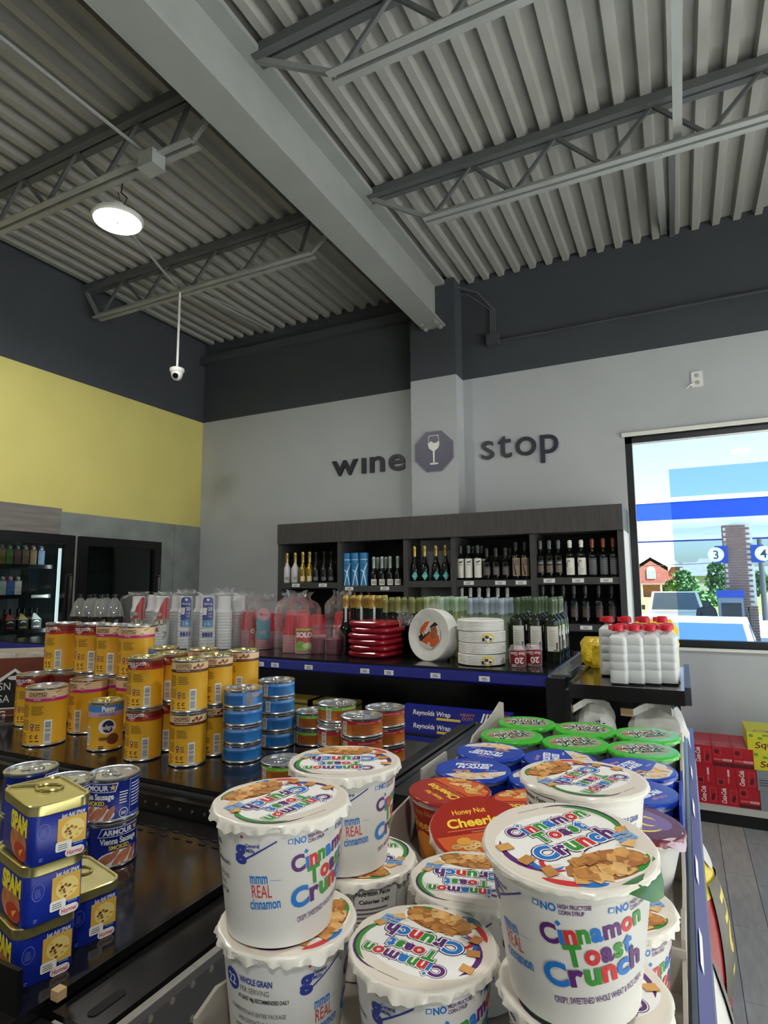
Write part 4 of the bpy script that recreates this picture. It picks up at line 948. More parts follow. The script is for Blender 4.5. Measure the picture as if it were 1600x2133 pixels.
for r_ in range(2):
    for c_ in range(3, 6):
        x = .058 + off[r_] + c_ * .1235
        t = thing('soda_pack', 'silver soda pack, %s layer, %s beside the red ones' % (ORD[r_], ORD[c_ - 3]), 'soda pack', (x, SY, .125 + r_ * .129), 0, 'silver soda packs')
        obj('pack_body', sgb, t); d = DC()
        if r_: d.lines(-.05, .03, .04, .08, 3, M('silver_ink', (80, 84, 92)), 0)
        else: d.text('Coke', .0, .05, .045, M('silver_red', (180, 60, 76)), 0, .01, .1, PI / 2, .2)
        obj('pack_print', d.mesh('pack_print', front(0)), t)
m_sq = M('citrus_yellow', (214, 206, 46), .4); m_sqg = M('citrus_green', (110, 160, 50), .4); m_sqr = M('citrus_ink', (120, 56, 40), .4)
sqb = MB().box(0, 0, 0, .40, .133, .122).mesh('pack_body', m_sq)
d = DC(); d.text('Squirt', .13, .05, .04, m_sqr, 1, .02, .18, .12, .2); d.rect(.01, .09, .035, .11, m_sqg, 0); d.rect(.09, .1, .2, .115, m_sqg, 0); d.ell(.075, .085, .016, .009, m_sqg, 0); d.rect(.24, .02, .3, .05, m_sqg, 0); d.ell(.34, .06, .04, .03, m_sqg, 0)
sqp = d.mesh('pack_print', front(0))
d = DC(); d.poly([(.03, .03), (.12, .03), (.15, .08), (.06, .09)], m_sqr, 0); d.poly([(.045, .04), (.11, .04), (.13, .07), (.065, .08)], m_sq, 1); d.poly([(.2, .1), (.3, .02), (.36, .02), (.26, .12)], m_sqg, 0)
sqt = d.mesh('top_print', disc(.122))
sx = PY(1566, 1558, SY).x
for r_ in range(2):
    t = thing('citrus_soda_pack', ('lower', 'upper')[r_] + ' yellow and green citrus soda pack on the silver ones', 'soda pack', (sx - .022 * r_, SY + .01, .125 + .258 + .1225 * r_), 0, 'citrus soda packs')
    for yy in (0, .1335): 
        if yy == 0: obj('pack_body', MB().box(0, 0, 0, .40, .36, .122).mesh('pack_body', m_sq), t); obj('pack_print', sqp, t); obj('top_print', sqt, t)

# ================================================================== OUTSIDE
OG = -.55
m_con = M('forecourt_concrete', (214, 210, 202), .8, var=.06, scale=.6)
m_gras = M('meadow_grass', (150, 168, 60), .9, var=.25, scale=.4)
g = struct('ground', MB().box(-60, 5.7, OG - .3, 60, 46, OG).mesh('ground', m_con))
struct('meadow', MB().box(-300, 46, OG - .3, 400, 420, OG + .02).mesh('meadow', m_gras))
struct('ground_side', MB().box(4.45, -20, OG - .3, 60, 5.7, OG).mesh('ground_side', m_con))
# fuel canopy
CYD = 17.0
zt, zb, zw = PY(1500, 1040, CYD).z, PY(1500, 1078, CYD).z, PY(1500, 1030, CYD).z
cx0 = PY(1300, 1060, CYD).x - 3
t = thing('fuel_canopy', 'flat fuel canopy with a deep blue fascia band', 'canopy', (0, 0, 0))
m_cb = M('canopy_blue', (4, 52, 150), .4); m_cw = M('canopy_white', (232, 230, 224), .5)
obj('roof_slab', MB().box(cx0 + .02, CYD + .02, zb + .06, cx0 + 26, CYD + 9.5, zt).mesh('roof_slab', m_cw), t)
obj('blue_band', MB().box(cx0, CYD - .03, zb, cx0 + 26, CYD + .0, zt).box(cx0, CYD + 9.5, zb, cx0 + 26, CYD + 9.53, zt).mesh('blue_band', m_cb), t)
obj('white_trim', MB().box(cx0, CYD - .04, zt, cx0 + 26, CYD + .0, zw).mesh('white_trim', m_cw), t)
for k in range(3):
    for j in range(2): obj('canopy_light', MB().box(cx0 + 5 + 4 * k, CYD + 2.5 + 4 * j, zb + .045, cx0 + 5.6 + 4 * k, CYD + 3.1 + 4 * j, zb + .062).mesh('canopy_light', WHITE), t)
# brick column with pump numbers
m_brick = M('column_brick', (124, 84, 74), .8, var=.25, scale=9); m_mort = M('brick_mortar', (214, 204, 194), .9)
bc = PY(1547, 1250, 20.0); bwid, bdep = .74, .55
top = zb + .06
t = thing('brick_column', 'brick canopy column with pump numbers three and four', 'column', (bc.x, 20.0, OG))
obj('mortar_core', MB().box(-bwid / 2 + .01, .01, 0, bwid / 2 - .01, bdep, top - OG).mesh('mortar_core', m_mort), t)
bmsh = MB().box(-.095, -.02, 0, .095, .02, .055).mesh('brick', m_brick)
H_ = top - OG; nr = int(H_ / .075); half = MB().box(-.045, -.02, 0, .045, .02, .055).mesh('brick', m_brick)
for r_ in range(nr):
    z = .01 + r_ * .075; o_ = .1 if r_ % 2 else 0
    if z < 1.5: continue
    for k in range(4):
        x = -bwid / 2 + .1 + .2 * k + o_ - .03
        if x > bwid / 2 - .09: continue
        obj('brick', bmsh, t, (x, 0, z))
side = MB()
for r_ in range(nr):
    z = .01 + r_ * .075
    for k in range(3):
        y = .1 + .2 * k + (.08 if r_ % 2 else 0)
        if y < bdep - .05: side.box(-bwid / 2 - .01, y - .095, z, -bwid / 2 + .03, y + .095, z + .055)
    if z < 1.5:
        for k in range(4): side.box(-bwid / 2 + .02 + .2 * k, -.02, z, -bwid / 2 + .21 + .2 * k if k < 3 else bwid / 2, .02, z + .055)
so = obj('brick_courses', side.mesh('brick_courses', m_brick), t); so['kind'] = 'stuff'
for s_, num in ((-1, '3'), (1, '4')):
    ps = obj('number_sign', MB().box(-.22 if s_ < 0 else -.1, -.03, -.25, .1 if s_ < 0 else .22, .03, .25).mesh('number_sign', m_cb), t, (s_ * (bwid / 2 + .02), -.06, 2.98 - .0))
    d = DC(); d.ell(s_ * .2, 0, .21, .21, WHITE, 0); d.text(num, s_ * .2, 0, .25, M('number_navy', (30, 40, 80)), 1, .01)
    obj('number_face', d.mesh('number_face', front(-.035), eps=.004, base=.004), ps)
# fuel pump
pq = PY(1532, 1285, 19.5)
t = thing('fuel_pump', 'grey fuel pump with dark screen beside the brick column', 'fuel pump', (pq.x - .1, 19.4, OG))
obj('cabinet', MB().box(-.3, -.25, 0, .3, .25, 1.75).mesh('cabinet', M('pump_grey', (110, 114, 124), .4)), t)
obj('screen_panel', MB().box(-.24, -.27, 1.0, .24, -.25, 1.6).mesh('screen_panel', m_black), t)
obj('pump_top', MB().box(-.33, -.28, 1.75, .33, .28, 1.95).mesh('pump_top', m_cb), t)
for k in (-.34, .34): obj('nozzle', MB().box(k - .05, -.1, .8, k + .05, .1, 1.15).tube([(k, 0, 1.15), (k * 1.3, 0, 1.5), (k * 1.35, 0, .6), (k, 0, .3)], .02, 6).mesh('nozzle', m_black), t)
# vehicles facing the shop
m_car = M('car_white', (238, 238, 236), .2); m_wsh = M('car_glass', (70, 92, 112), .05); m_tyre = M('tyre', (18, 18, 18), .8); m_lamp = M('headlamp', (190, 196, 200), .1)
def vehicle(name, label, x, y, rot, W, L, hood, roof, scr0, scr1, pickup):
    t = thing(name, label, 'truck' if pickup else 'car', (x, y, OG), rot)
    hw = W / 2
    def sec(yv, zl, zh, k): return [(-hw * k, yv, zl), (hw * k, yv, zl), (hw * k, yv, zh * .8), (hw * k * .94, yv, zh), (-hw * k * .94, yv, zh), (-hw * k, yv, zh * .8)]
    obj('body', MB().loft([sec(0, .3, hood * .72, .9), sec(.12, .25, hood * .9, .97), sec(.5, .25, hood * .97, 1), sec(scr0, .25, hood, 1), sec(L * .75, .25, hood * .98, 1), sec(L, .3, hood * .95, .95)]).mesh('body', m_car, 30), t)
    cab_end = L * .55 if pickup else L * .85
    def cs(yv, z, k): return [(-hw * k, yv, z), (hw * k, yv, z)]
    v = [(-hw * .92, scr0, hood), (hw * .92, scr0, hood), (hw * .76, scr1, roof), (-hw * .76, scr1, roof), (-hw * .92, cab_end, hood), (hw * .92, cab_end, hood), (hw * .76, cab_end - .35, roof), (-hw * .76, cab_end - .35, roof)]
    obj('cab', MB().add(v, [(3, 2, 6, 7), (0, 1, 2, 3), (1, 5, 6, 2), (4, 0, 3, 7), (5, 4, 7, 6)], [0, 0, 0, 0, 0]).mesh('cab', m_car), t)
    def lerp(a, b, s): return tuple(a[i] + (b[i] - a[i]) * s for i in range(3))
    w0 = [lerp(lerp(v[0], v[1], a), lerp(v[3], v[2], a), bb) for a, bb in ((.06, .06), (.94, .06), (.94, .93), (.06, .93))]
    nrm = Vector((0, -(roof - hood), scr1 - scr0)).normalized(); nrm = Vector((0, -(roof - hood), (scr1 - scr0))).normalized()
    obj('windscreen', MB().add([tuple(Vector(p) + Vector((0, -.012, .012))) for p in w0], [(0, 1, 2, 3)]).mesh('windscreen', m_wsh), t)
    for s_ in (-1, 1):
        p = [(s_ * (hw * .92 - .012), scr0 + .25, hood + .04), (s_ * (hw * .92 - .012), cab_end - .25, hood + .04), (s_ * (hw * .77 + .01), cab_end - .5, roof - .07), (s_ * (hw * .77 + .01), scr1 + .1, roof - .07)]
        obj('side_window', MB().add([(x_ + s_ * .012, y_, z_) for x_, y_, z_ in p], [(0, 1, 2, 3)]).mesh('side_window', m_wsh), t)
        obj('mirror', MB().box(s_ * (hw + .02), scr0 + .25, hood + .02, s_ * (hw + .2), scr0 + .35, hood + .2).mesh('mirror', m_black), t)
        obj('headlamp', MB().box(s_ * hw * .55, -.005, hood * .62, s_ * hw * .88, .06, hood * .78).mesh('headlamp', m_lamp), t)
        for yy in (L * .17, L * .8): obj('wheel', MB().lathe([(0, -.1), (.2, -.1), (.34, -.09), (.34, .09), (.2, .1), (0, .1)], 20).mesh('wheel', m_tyre), t, (s_ * (hw - .1), yy, .34), (0, PI / 2, 0))
    obj('grille', MB().box(-hw * .5, -.01, hood * .45, hw * .5, .05, hood * .75).mesh('grille', m_black), t)
    return t
tq = PY(1404, 1250, 24.5); vehicle('pickup_truck', 'white pickup truck parked facing the shop window', tq.x + .1, 23.0, .04, 2.0, 5.6, 1.15, 1.83, 1.3, 2.0, True)
tq = PY(1462, 1320, 11.5); vehicle('parked_car', 'white car with blue reflecting windscreen parked nearest the window', tq.x - .1, 10.4, -.08, 1.8, 4.5, .93, 1.50, 1.0, 1.8, False)
# a person in dark clothes beside the truck
pq = PY(1471, 1260, 19.0)
me = bpy.data.meshes.new('person_body')
V = [(0, 0, .95), (0, 0, 1.15), (0, 0, 1.4), (0, 0, 1.5), (.21, .0, 1.42), (-.21, 0, 1.42), (.27, -.02, 1.15), (-.27, -.02, 1.15), (.22, -.15, .95), (-.22, -.15, .95), (.1, 0, .9), (-.1, 0, .9), (.12, 0, .5), (-.12, 0, .5), (.12, .02, .08), (-.12, .02, .08), (0, -.02, 1.58), (0, -.03, 1.68), (.12, -.14, .04), (-.12, -.14, .04)]
Ed = [(0, 1), (1, 2), (2, 3), (2, 4), (2, 5), (4, 6), (5, 7), (6, 8), (7, 9), (0, 10), (0, 11), (10, 12), (11, 13), (12, 14), (13, 15), (3, 16), (16, 17), (14, 18), (15, 19)]
rad = [.16, .15, .15, .06, .075, .075, .055, .055, .04, .04, .1, .1, .075, .075, .05, .05, .095, .09, .035, .035]
me.from_pydata(V, Ed, [])
po = obj('person', me, None, (pq.x, 19.0, OG), .5)
tag(po, 'person in black clothes standing beside the parked truck', 'person')
sk = po.modifiers.new('skin', 'SKIN'); po.modifiers.new('sub', 'SUBSURF').render_levels = 1
for i, sv in enumerate(me.skin_vertices[0].data if me.skin_vertices else []): sv.radius = (rad[i], rad[i])
if not me.skin_vertices:
    bpy.context.view_layer.objects.active = po
me.materials.append(M('dark_clothes', (24, 24, 30), .8))
# houses
m_roof = M('roof_shingle', (120, 112, 108), .9, var=.12, scale=2); m_hb = M('house_brick', (132, 78, 72), .9, var=.2, scale=4)
def house(x, y, w_, dd, h, rh, label, wall=m_hb, gable=True, pxs=1):
    t = thing('house', label, 'house', (x, y, OG))
    obj('wall', MB().box(-w_ / 2, 0, 0, w_ / 2, dd, h).mesh('wall', wall), t)
    e = .4
    obj('roof', MB().add([(-w_ / 2 - e, -e, h), (w_ / 2 + e, -e, h), (w_ / 2 + e, dd + e, h), (-w_ / 2 - e, dd + e, h), (-w_ / 4, dd / 2, h + rh), (w_ / 4, dd / 2, h + rh)], [(0, 1, 5, 4), (2, 3, 4, 5), (1, 2, 5), (3, 0, 4), (3, 2, 1, 0)]).mesh('roof', m_roof), t)
    if gable:
        gw = w_ * .3; gz = h * 1.0
        gb = obj('gable', MB().loft([[(-gw, -.6, 0), (gw, -.6, 0), (gw, -.6, gz), (0, -.6, gz + rh * .6), (-gw, -.6, gz)], [(-gw, .3, 0), (gw, .3, 0), (gw, .3, gz), (0, .3, gz + rh * .6), (-gw, .3, gz)]]).mesh('gable', wall), t)
        obj('gable_roof', MB().bar((-gw - .3, -.5, gz - .2), (0, -.5, gz + rh * .6 + .1), 1.0, .2, 0, (0, 1, 0)).bar((0, -.5, gz + rh * .6 + .1), (gw + .3, -.5, gz - .2), 1.0, .2, 0, (0, 1, 0)).mesh('gable_roof', M('fascia_white', (220, 216, 210), .7)), t)
        wn = obj('window', MB().box(-.55, -.68, gz * .62, .55, -.6, gz * .62 + 1.2).loft([[(.55 * math.cos(a), yv, gz * .62 + 1.2 + .55 * math.sin(a)) for a in [PI * k / 8 for k in range(9)]] for yv in (-.68, -.6)]).mesh('window', MATS['fascia_white']), t)
        for k in (-.27, .27): obj('pane', MB().box(k - .2, -.7, gz * .62 + .1, k + .2, -.68, gz * .62 + 1.2).mesh('pane', M('far_pane', (120, 150, 170), .1)), wn)
        obj('porch_roof', MB().box(-w_ / 2 - .3, -2.0, h * .42, w_ / 2 + .3, 0, h * .46).mesh('porch_roof', m_roof), t)
        for k in (-w_ / 2, -w_ / 6, w_ / 6, w_ / 2): obj('porch_post', MB().box(k - .1, -1.9, 0, k + .1, -1.7, h * .42).mesh('porch_post', MATS['fascia_white']), t)
    return t
hq = PY(1360, 1250, 95); house(hq.x, 95, 7.5, 7, 4.3, 2.4, 'two storey brick house with white gable trim across the field')
hq = PY(1455, 1240, 130); house(hq.x, 130, 9, 8, 3.0, 3.0, 'low grey roofed house behind the round tree', M('house_tan', (170, 150, 132), .9), False)
hq = PY(1490, 1240, 120); house(hq.x, 120, 8, 8, 3.2, 3.2, 'brown roofed house between tree and brick column', M('house_tan', (170, 150, 132), .9), False)
hq = PY(1590, 1240, 160); house(hq.x, 160, 9, 8, 3.0, 2.6, 'grey roofed house beyond the utility pole', M('house_tan', (170, 150, 132), .9), False)
# trees
m_leaf = [M('leaf_%d' % i, c, .8, var=.3, scale=3) for i, c in enumerate(((74, 104, 52), (92, 122, 60), (60, 90, 48)))]
def tree(x, y, w_, h, label, mi, n=140, seed=1):
    rr = random.Random(seed); t = thing('tree', label, 'tree', (x, y, OG))
    obj('trunk', MB().tube([(0, 0, 0), (.05, 0, h * .5), (0, 0, h * .8)], [.18, .12, .05], 7).mesh('trunk', M('bark', (84, 70, 58), .9)), t)
    b = MB()
    for k in range(n):
        a, rr_, zz = rr.uniform(0, 6.28), rr.random() ** .5, rr.uniform(-1, 1); s_ = (1 - zz * zz) ** .5
        c = Vector((math.cos(a) * rr_ * s_ * w_ / 2, math.sin(a) * rr_ * s_ * w_ / 2, h * .58 + zz * h * .4)); r_ = rr.uniform(.08, .17) * w_
        for q in range(5):
            d1 = Vector((rr.uniform(-1, 1), rr.uniform(-1, 1), rr.uniform(-1, 1))).normalized() * r_; d2 = Vector((rr.uniform(-1, 1), rr.uniform(-1, 1), rr.uniform(-1, 1))).normalized() * r_ * .7
            b.add([c - d1, c + d2, c + d1, c - d2], [(0, 1, 2, 3)])
    o = obj('foliage', b.mesh('foliage', m_leaf[mi]), t); o['kind'] = 'stuff'
for k, (px, Y, w_, h, lb, mi) in enumerate(((1424, 84, 3.4, 3.5, 'round green tree beside the brick house', 1), (1497, 80, 2.6, 4.4, 'thin tall young tree in the meadow', 0), (1398, 90, 2.0, 2.2, 'low bush at the brick house corner', 2), (1580, 100, 4, 3.4, 'green tree beside the utility pole', 0), (1545, 104, 4, 3.2, 'broad tree behind the brick column', 2), (1462, 58, 3.0, 1.2, 'low shrub in the meadow behind the person', 1), (1522, 62, 4.0, 1.4, 'wide low shrub in the meadow behind the pump', 1))):
    q = PY(px, 1240, Y); tree(q.x, Y, w_, h, lb, mi, 140, k + 3)
q = PY(1588, 1200, 40)
t = thing('utility_pole', 'dark utility pole standing past the brick column', 'pole', (q.x, 40, OG)); obj('mast', MB().tube([(0, 0, 0), (0, 0, 6.6)], [.16, .11], 10).mesh('mast', M('pole_wood', (74, 66, 62), .9)), t); obj('crossarm', MB().box(-1.1, -.06, 6.2, 1.1, .06, 6.35).mesh('crossarm', MATS['pole_wood']), t)
for k, py in enumerate((1130, 1172)):
    a = PY(1300, py - 2 + 8 * k, 40); c = PY(1600, py - 14 + 6 * k, 40)
    tag(obj('power_line', MB().tube([a + (a - c) * 2, a.lerp(c, .5) + Vector((0, 0, -.1)), c + (c - a) * 2], .018, 5).mesh('power_line', m_black)), ('higher', 'lower')[k] + ' power line strung across the sky', 'cable')

# ================================================================== NEAR GONDOLA
CZS, DZS, SZS = 1.330, 1.275, 1.235        # cereal shelf, dog food shelf, luncheon meat shelf
t = thing('near_gondola', 'black steel gondola in front with cereal and canned food', 'shelving', (0, 0, 0))
obj('cereal_shelf', MB().box(-.335, .02, CZS - .03, -.0135, .86, CZS).box(-.425, .864, CZS - .03, -.0135, 1.38, CZS).mesh('cereal_shelf', m_blackg), t)
obj('cereal_lip', MB().box(-.0135, .02, CZS - .03, -.0115, 1.38, CZS + .012).mesh('cereal_lip', m_black), t)
obj('rail_cover', MB().box(-.0115, .02, CZS - .02, -.0075, 1.38, CZS + .009).mesh('rail_cover', M('rail_smoke', (92, 104, 114), .2)), t)
rl = obj('price_rail', MB().loft([[(-.0075, y, CZS + .006), (-.0070, y, CZS + .008), (.0035, y, CZS - .034), (.0015, y, CZS - .036), (-.0075, y, CZS - .03)] for y in (.02, 1.38)]).mesh('price_rail', m_blue), t)
obj('rail_edge', MB().box(.0025, .02, CZS - .05, .005, 1.38, CZS - .033).mesh('rail_edge', M('rail_clear', (150, 158, 176), .2)), t)
sl = Vector((.0105, 0, -.042)).normalized()
for yy in (.60, .765, .97, 1.15): obj('price_tag', MB().add([tuple(Vector((-.0070, y_, CZS + .008)) + sl * s_ + Vector((.0012, 0, .0004))) for y_, s_ in ((yy, .006), (yy, .015), (yy + .06, .015), (yy + .06, .006))], [(0, 1, 2, 3)]).mesh('price_tag', tagm), rl)
# edge rails of the cereal shelf on the inner side
obj('inner_rail', MB().box(-.446, .864, CZS - .012, -.438, 1.36, CZS + .004).box(-.434, .864, CZS - .012, -.425, 1.36, CZS + .002).mesh('inner_rail', M('black_chrome', (34, 34, 36), .12, .3)), t)
# perforated spine between the two sides
sp = obj('spine_panel', MB().box(-.45, .02, .1, -.44, .862, 1.275).box(-.49, .864, .1, -.45, 1.38, CZS - .012).mesh('spine_panel', M('spine_black', (5, 5, 6), .6)), t)
hole = MB().lathe([(.0032, 0), (.0026, .0008), (0, .0008)], 10).mesh('peg_hole', M('peg_hole_light', (74, 68, 58), .5))
for k in range(14):
    for z in (PX(375, 2072, -.44).z, PX(375, 2072, -.44).z - .03): obj('peg_hole', hole, sp, (-.44, PX(375, 2072, -.44).y - .06 + .0254 * k, z), (0, PI / 2, 0))
# luncheon meat shelf
obj('meat_shelf', MB().box(-1.75, .12, SZS - .025, -.600, .84, SZS).mesh('meat_shelf', m_blackg), t)
rr_ = obj('shelf_rail', MB().box(-.597, .447, SZS - .002, -.587, .84, SZS + .008).mesh('shelf_rail', M('rail_black', (16, 16, 17), .12)), t)
obj('rail_stop', MB().box(-.5975, .437, SZS - .001, -.5865, .447, SZS + .0085).mesh('rail_stop', M('rail_wood', (196, 166, 122), .6)), t)
obj('flange_strip', MB().box(-.584, .43, SZS - .010, -.520, .84, SZS - .004).mesh('flange_strip', m_blackg), t)
obj('flange_slot', MB().prism(rrect(.012, .042, .006), 0, .0012).mesh('flange_slot', M('slot_black', (3, 3, 3), .9)), t, (-.545, .462, SZS - .0042))
obj('flange_bracket', MB().box(-.598, .25, SZS - .03, -.535, .428, SZS - .012).mesh('flange_bracket', m_black), t)
obj('corner_bracket', MB().box(-.86, .404, SZS - .03, PY(38, 2024, .404).x, .409, PY(38, 2024, .404).z).mesh('corner_bracket', m_black), t)
slot = MB().box(-.006, -.002, 0, .006, .002, .0012).mesh('shelf_slot', M('slot_black', (3, 3, 3), .9))
for k in range(12):
    for j in range(2): obj('shelf_slot', slot, t, (-.65 - .028 * k - .01 * j, .795 - .018 * j, SZS))
# dog food shelf with its folded near end
obj('can_shelf', MB().box(-2.3, .882, DZS - .025, -.505, 1.36, DZS).mesh('can_shelf', m_blackg), t)
obj('shelf_end', MB().box(-2.3, .876, DZS - .004, -.505, .882, DZS + .003).box(-2.3, .862, DZS - .034, -.505, .868, DZS - .010).mesh('shelf_end', M('black_chrome', (34, 34, 36), .12, .3)), t)
obj('shelf_fold', MB().box(-2.3, .868, DZS - .032, -.505, .882, DZS - .006).mesh('shelf_fold', M('fold_grey', (72, 72, 72), .25, .3)), t)
ep = obj('end_plate', MB().box(-2.3, .845, SZS - .08, -.505, .862, DZS - .012).mesh('end_plate', m_black), t)
for k in range(12): obj('peg_hole', hole, ep, (-.63 - .029 * k, .845, SZS + .014), (PI / 2, 0, 0))
obj('kick_base', MB().box(-1.7, .0, 0, -.08, 1.36, .12).mesh('kick_base', m_black), t)
obj('lower_deck', MB().box(-.45, .02, .45, -.05, 1.38, .48).mesh('lower_deck', m_black), t)
obj('lower_deck', MB().box(-.45, .02, .92, -.02, 1.38, .95).mesh('lower_deck', m_black), t)

# snack bags on the aisle side, below the price rail
def chipbag(x, y, z, w_, h, mats, label, printf, rot):
    t = thing('snack_bag', label, 'snack bag', (x, y, z), rot)
    rings = []
    for j in range(13):
        tz = j / 12; k = max(.04, math.sin(PI * min(max(tz, .02), .98)) ** .5); ww = w_ * (.92 + .08 * k) / 2; dd = .045 * k
        rings.append([(math.cos(a) * ww, math.sin(a) * dd, tz * h) for a in [2 * PI * q / 24 for q in range(24)]])
    obj('bag_body', MB().loft(rings, [mats.index(m) if False else (0 if j < 10 else 1) for j in range(12)]).mesh('bag_body', mats, 40), t)
    d = DC(); printf(d); obj('bag_print', d.mesh('bag_print', lambda u, v, o: Vector((u, -.045 * max(.04, math.sin(PI * min(max(v / h, .02), .98)) ** .5) * (max(0, 1 - (u / (w_ / 2)) ** 2)) ** .5 - .002 - o, v)), du=.01, dv=.01), t)
m_hy = M('snack_yellow', (222, 196, 50), .3); m_hr = M('snack_red', (150, 36, 36), .3); m_hw = M('snack_white', (206, 204, 198), .35); m_hn = M('snack_olive', (60, 56, 40), .4)
def hotp(d):
    d.poly([(-.06, .12), (.06, .1), (.06, .24), (-.06, .26)], m_hn, 1); d.text('HOT', 0, .18, .06, m_hy, 2, .04, .11, -PI / 2); d.rect(-.07, .05, .07, .075, m_hy, 1); d.ell(0, .28, .03, .02, m_hw, 2)
chipbag(-.012, 1.02, .985, .17, .29, [m_hr, m_hy], 'red and yellow hot snack bag beside the price rail', hotp, PI / 2)
def whp(d):
    d.poly([(-.07, .02), (.07, .06), (.07, .11), (-.07, .07)], m_hr, 1); d.lines(-.05, .12, .05, .17, 5, INK, 1); d.ell(.02, .21, .03, .04, INK, 1)
chipbag(-.016, .83, .955, .17, .27, [m_hw, m_hw], 'white and red snack bag nearest under the price rail', whp, PI / 2)

# ------------------------------------------------------------------ cans
SIL = M('tin_silver', (206, 206, 204), .24, .9, var=.08, scale=40); GLD = M('tin_gold', (206, 194, 130), .24, .85, var=.08, scale=40)
YEL = M('can_yellow', (226, 168, 36), .4); DRD = M('can_maroon', (112, 22, 26), .4); BEI = M('can_beige', (222, 188, 146), .4); PNK = M('can_pink', (184, 32, 118), .4); BRN = M('can_brown', (92, 40, 24), .4); OLV = M('can_ink', (138, 104, 30), .5); ORG = M('can_orange', (190, 106, 30), .4)
def can_body(r, h, lab, seg=32): return MB().lathe([(0, .002), (r * .9, .002), (r * .93, 0), (r, .0012), (r + .0006, .003), (r - .0008, .0055), (r - .001, h - .0055), (r + .0006, h - .003), (r + .0006, h - .001), (r - .0012, h)], seg, [0, 0, 0, 0, 0, 1, 0, 0, 0]).mesh('can_body', [SIL, lab])
def can_lid(r, h, mat): return MB().lathe([(r - .0012, h), (r - .003, h - .0004), (r - .0042, h - .0038), (r * .80, h - .0038), (r * .78, h - .003), (r * .72, h - .003), (r * .70, h - .0038), (0, h - .0038)], 32).mesh('can_lid', mat)
def ring_tab(r, h, mat):
    b = MB(); pts = [(math.cos(a) * r * .23, math.sin(a) * r * .3 - r * .18, h - .0018) for a in [2 * PI * k / 14 for k in range(15)]]
    b.tube(pts, .0014, 6, 0, False).box(-r * .12, r * .05, h - .0032, r * .12, r * .36, h - .0012); return b.mesh('pull_tab', mat)
KC = {}
def can_kind(key, r, h, lab, lidm, tab, printf):
    d = DC(); printf(d); KC[key] = (can_body(r, h, lab), can_lid(r, h, lidm), ring_tab(r, h, lidm) if tab else None, d.mesh('can_print', cyl(r - .0009, r), du=.005), r, h)
def put_can(key, x, y, z, label, grp, extra=0, cat='can', name='food_can'):
    bd, ld, tb, pr, r, h = KC[key]
    t = thing(name, label, cat, (x, y, z), face(x, y, extra), grp)
    obj('can_body', bd, t); l = obj('can_lid', ld, t); obj('can_print', pr, t)
    if tb: obj('pull_tab', tb, l, (0, 0, 0), R.uniform(0, 6.28))
    return t
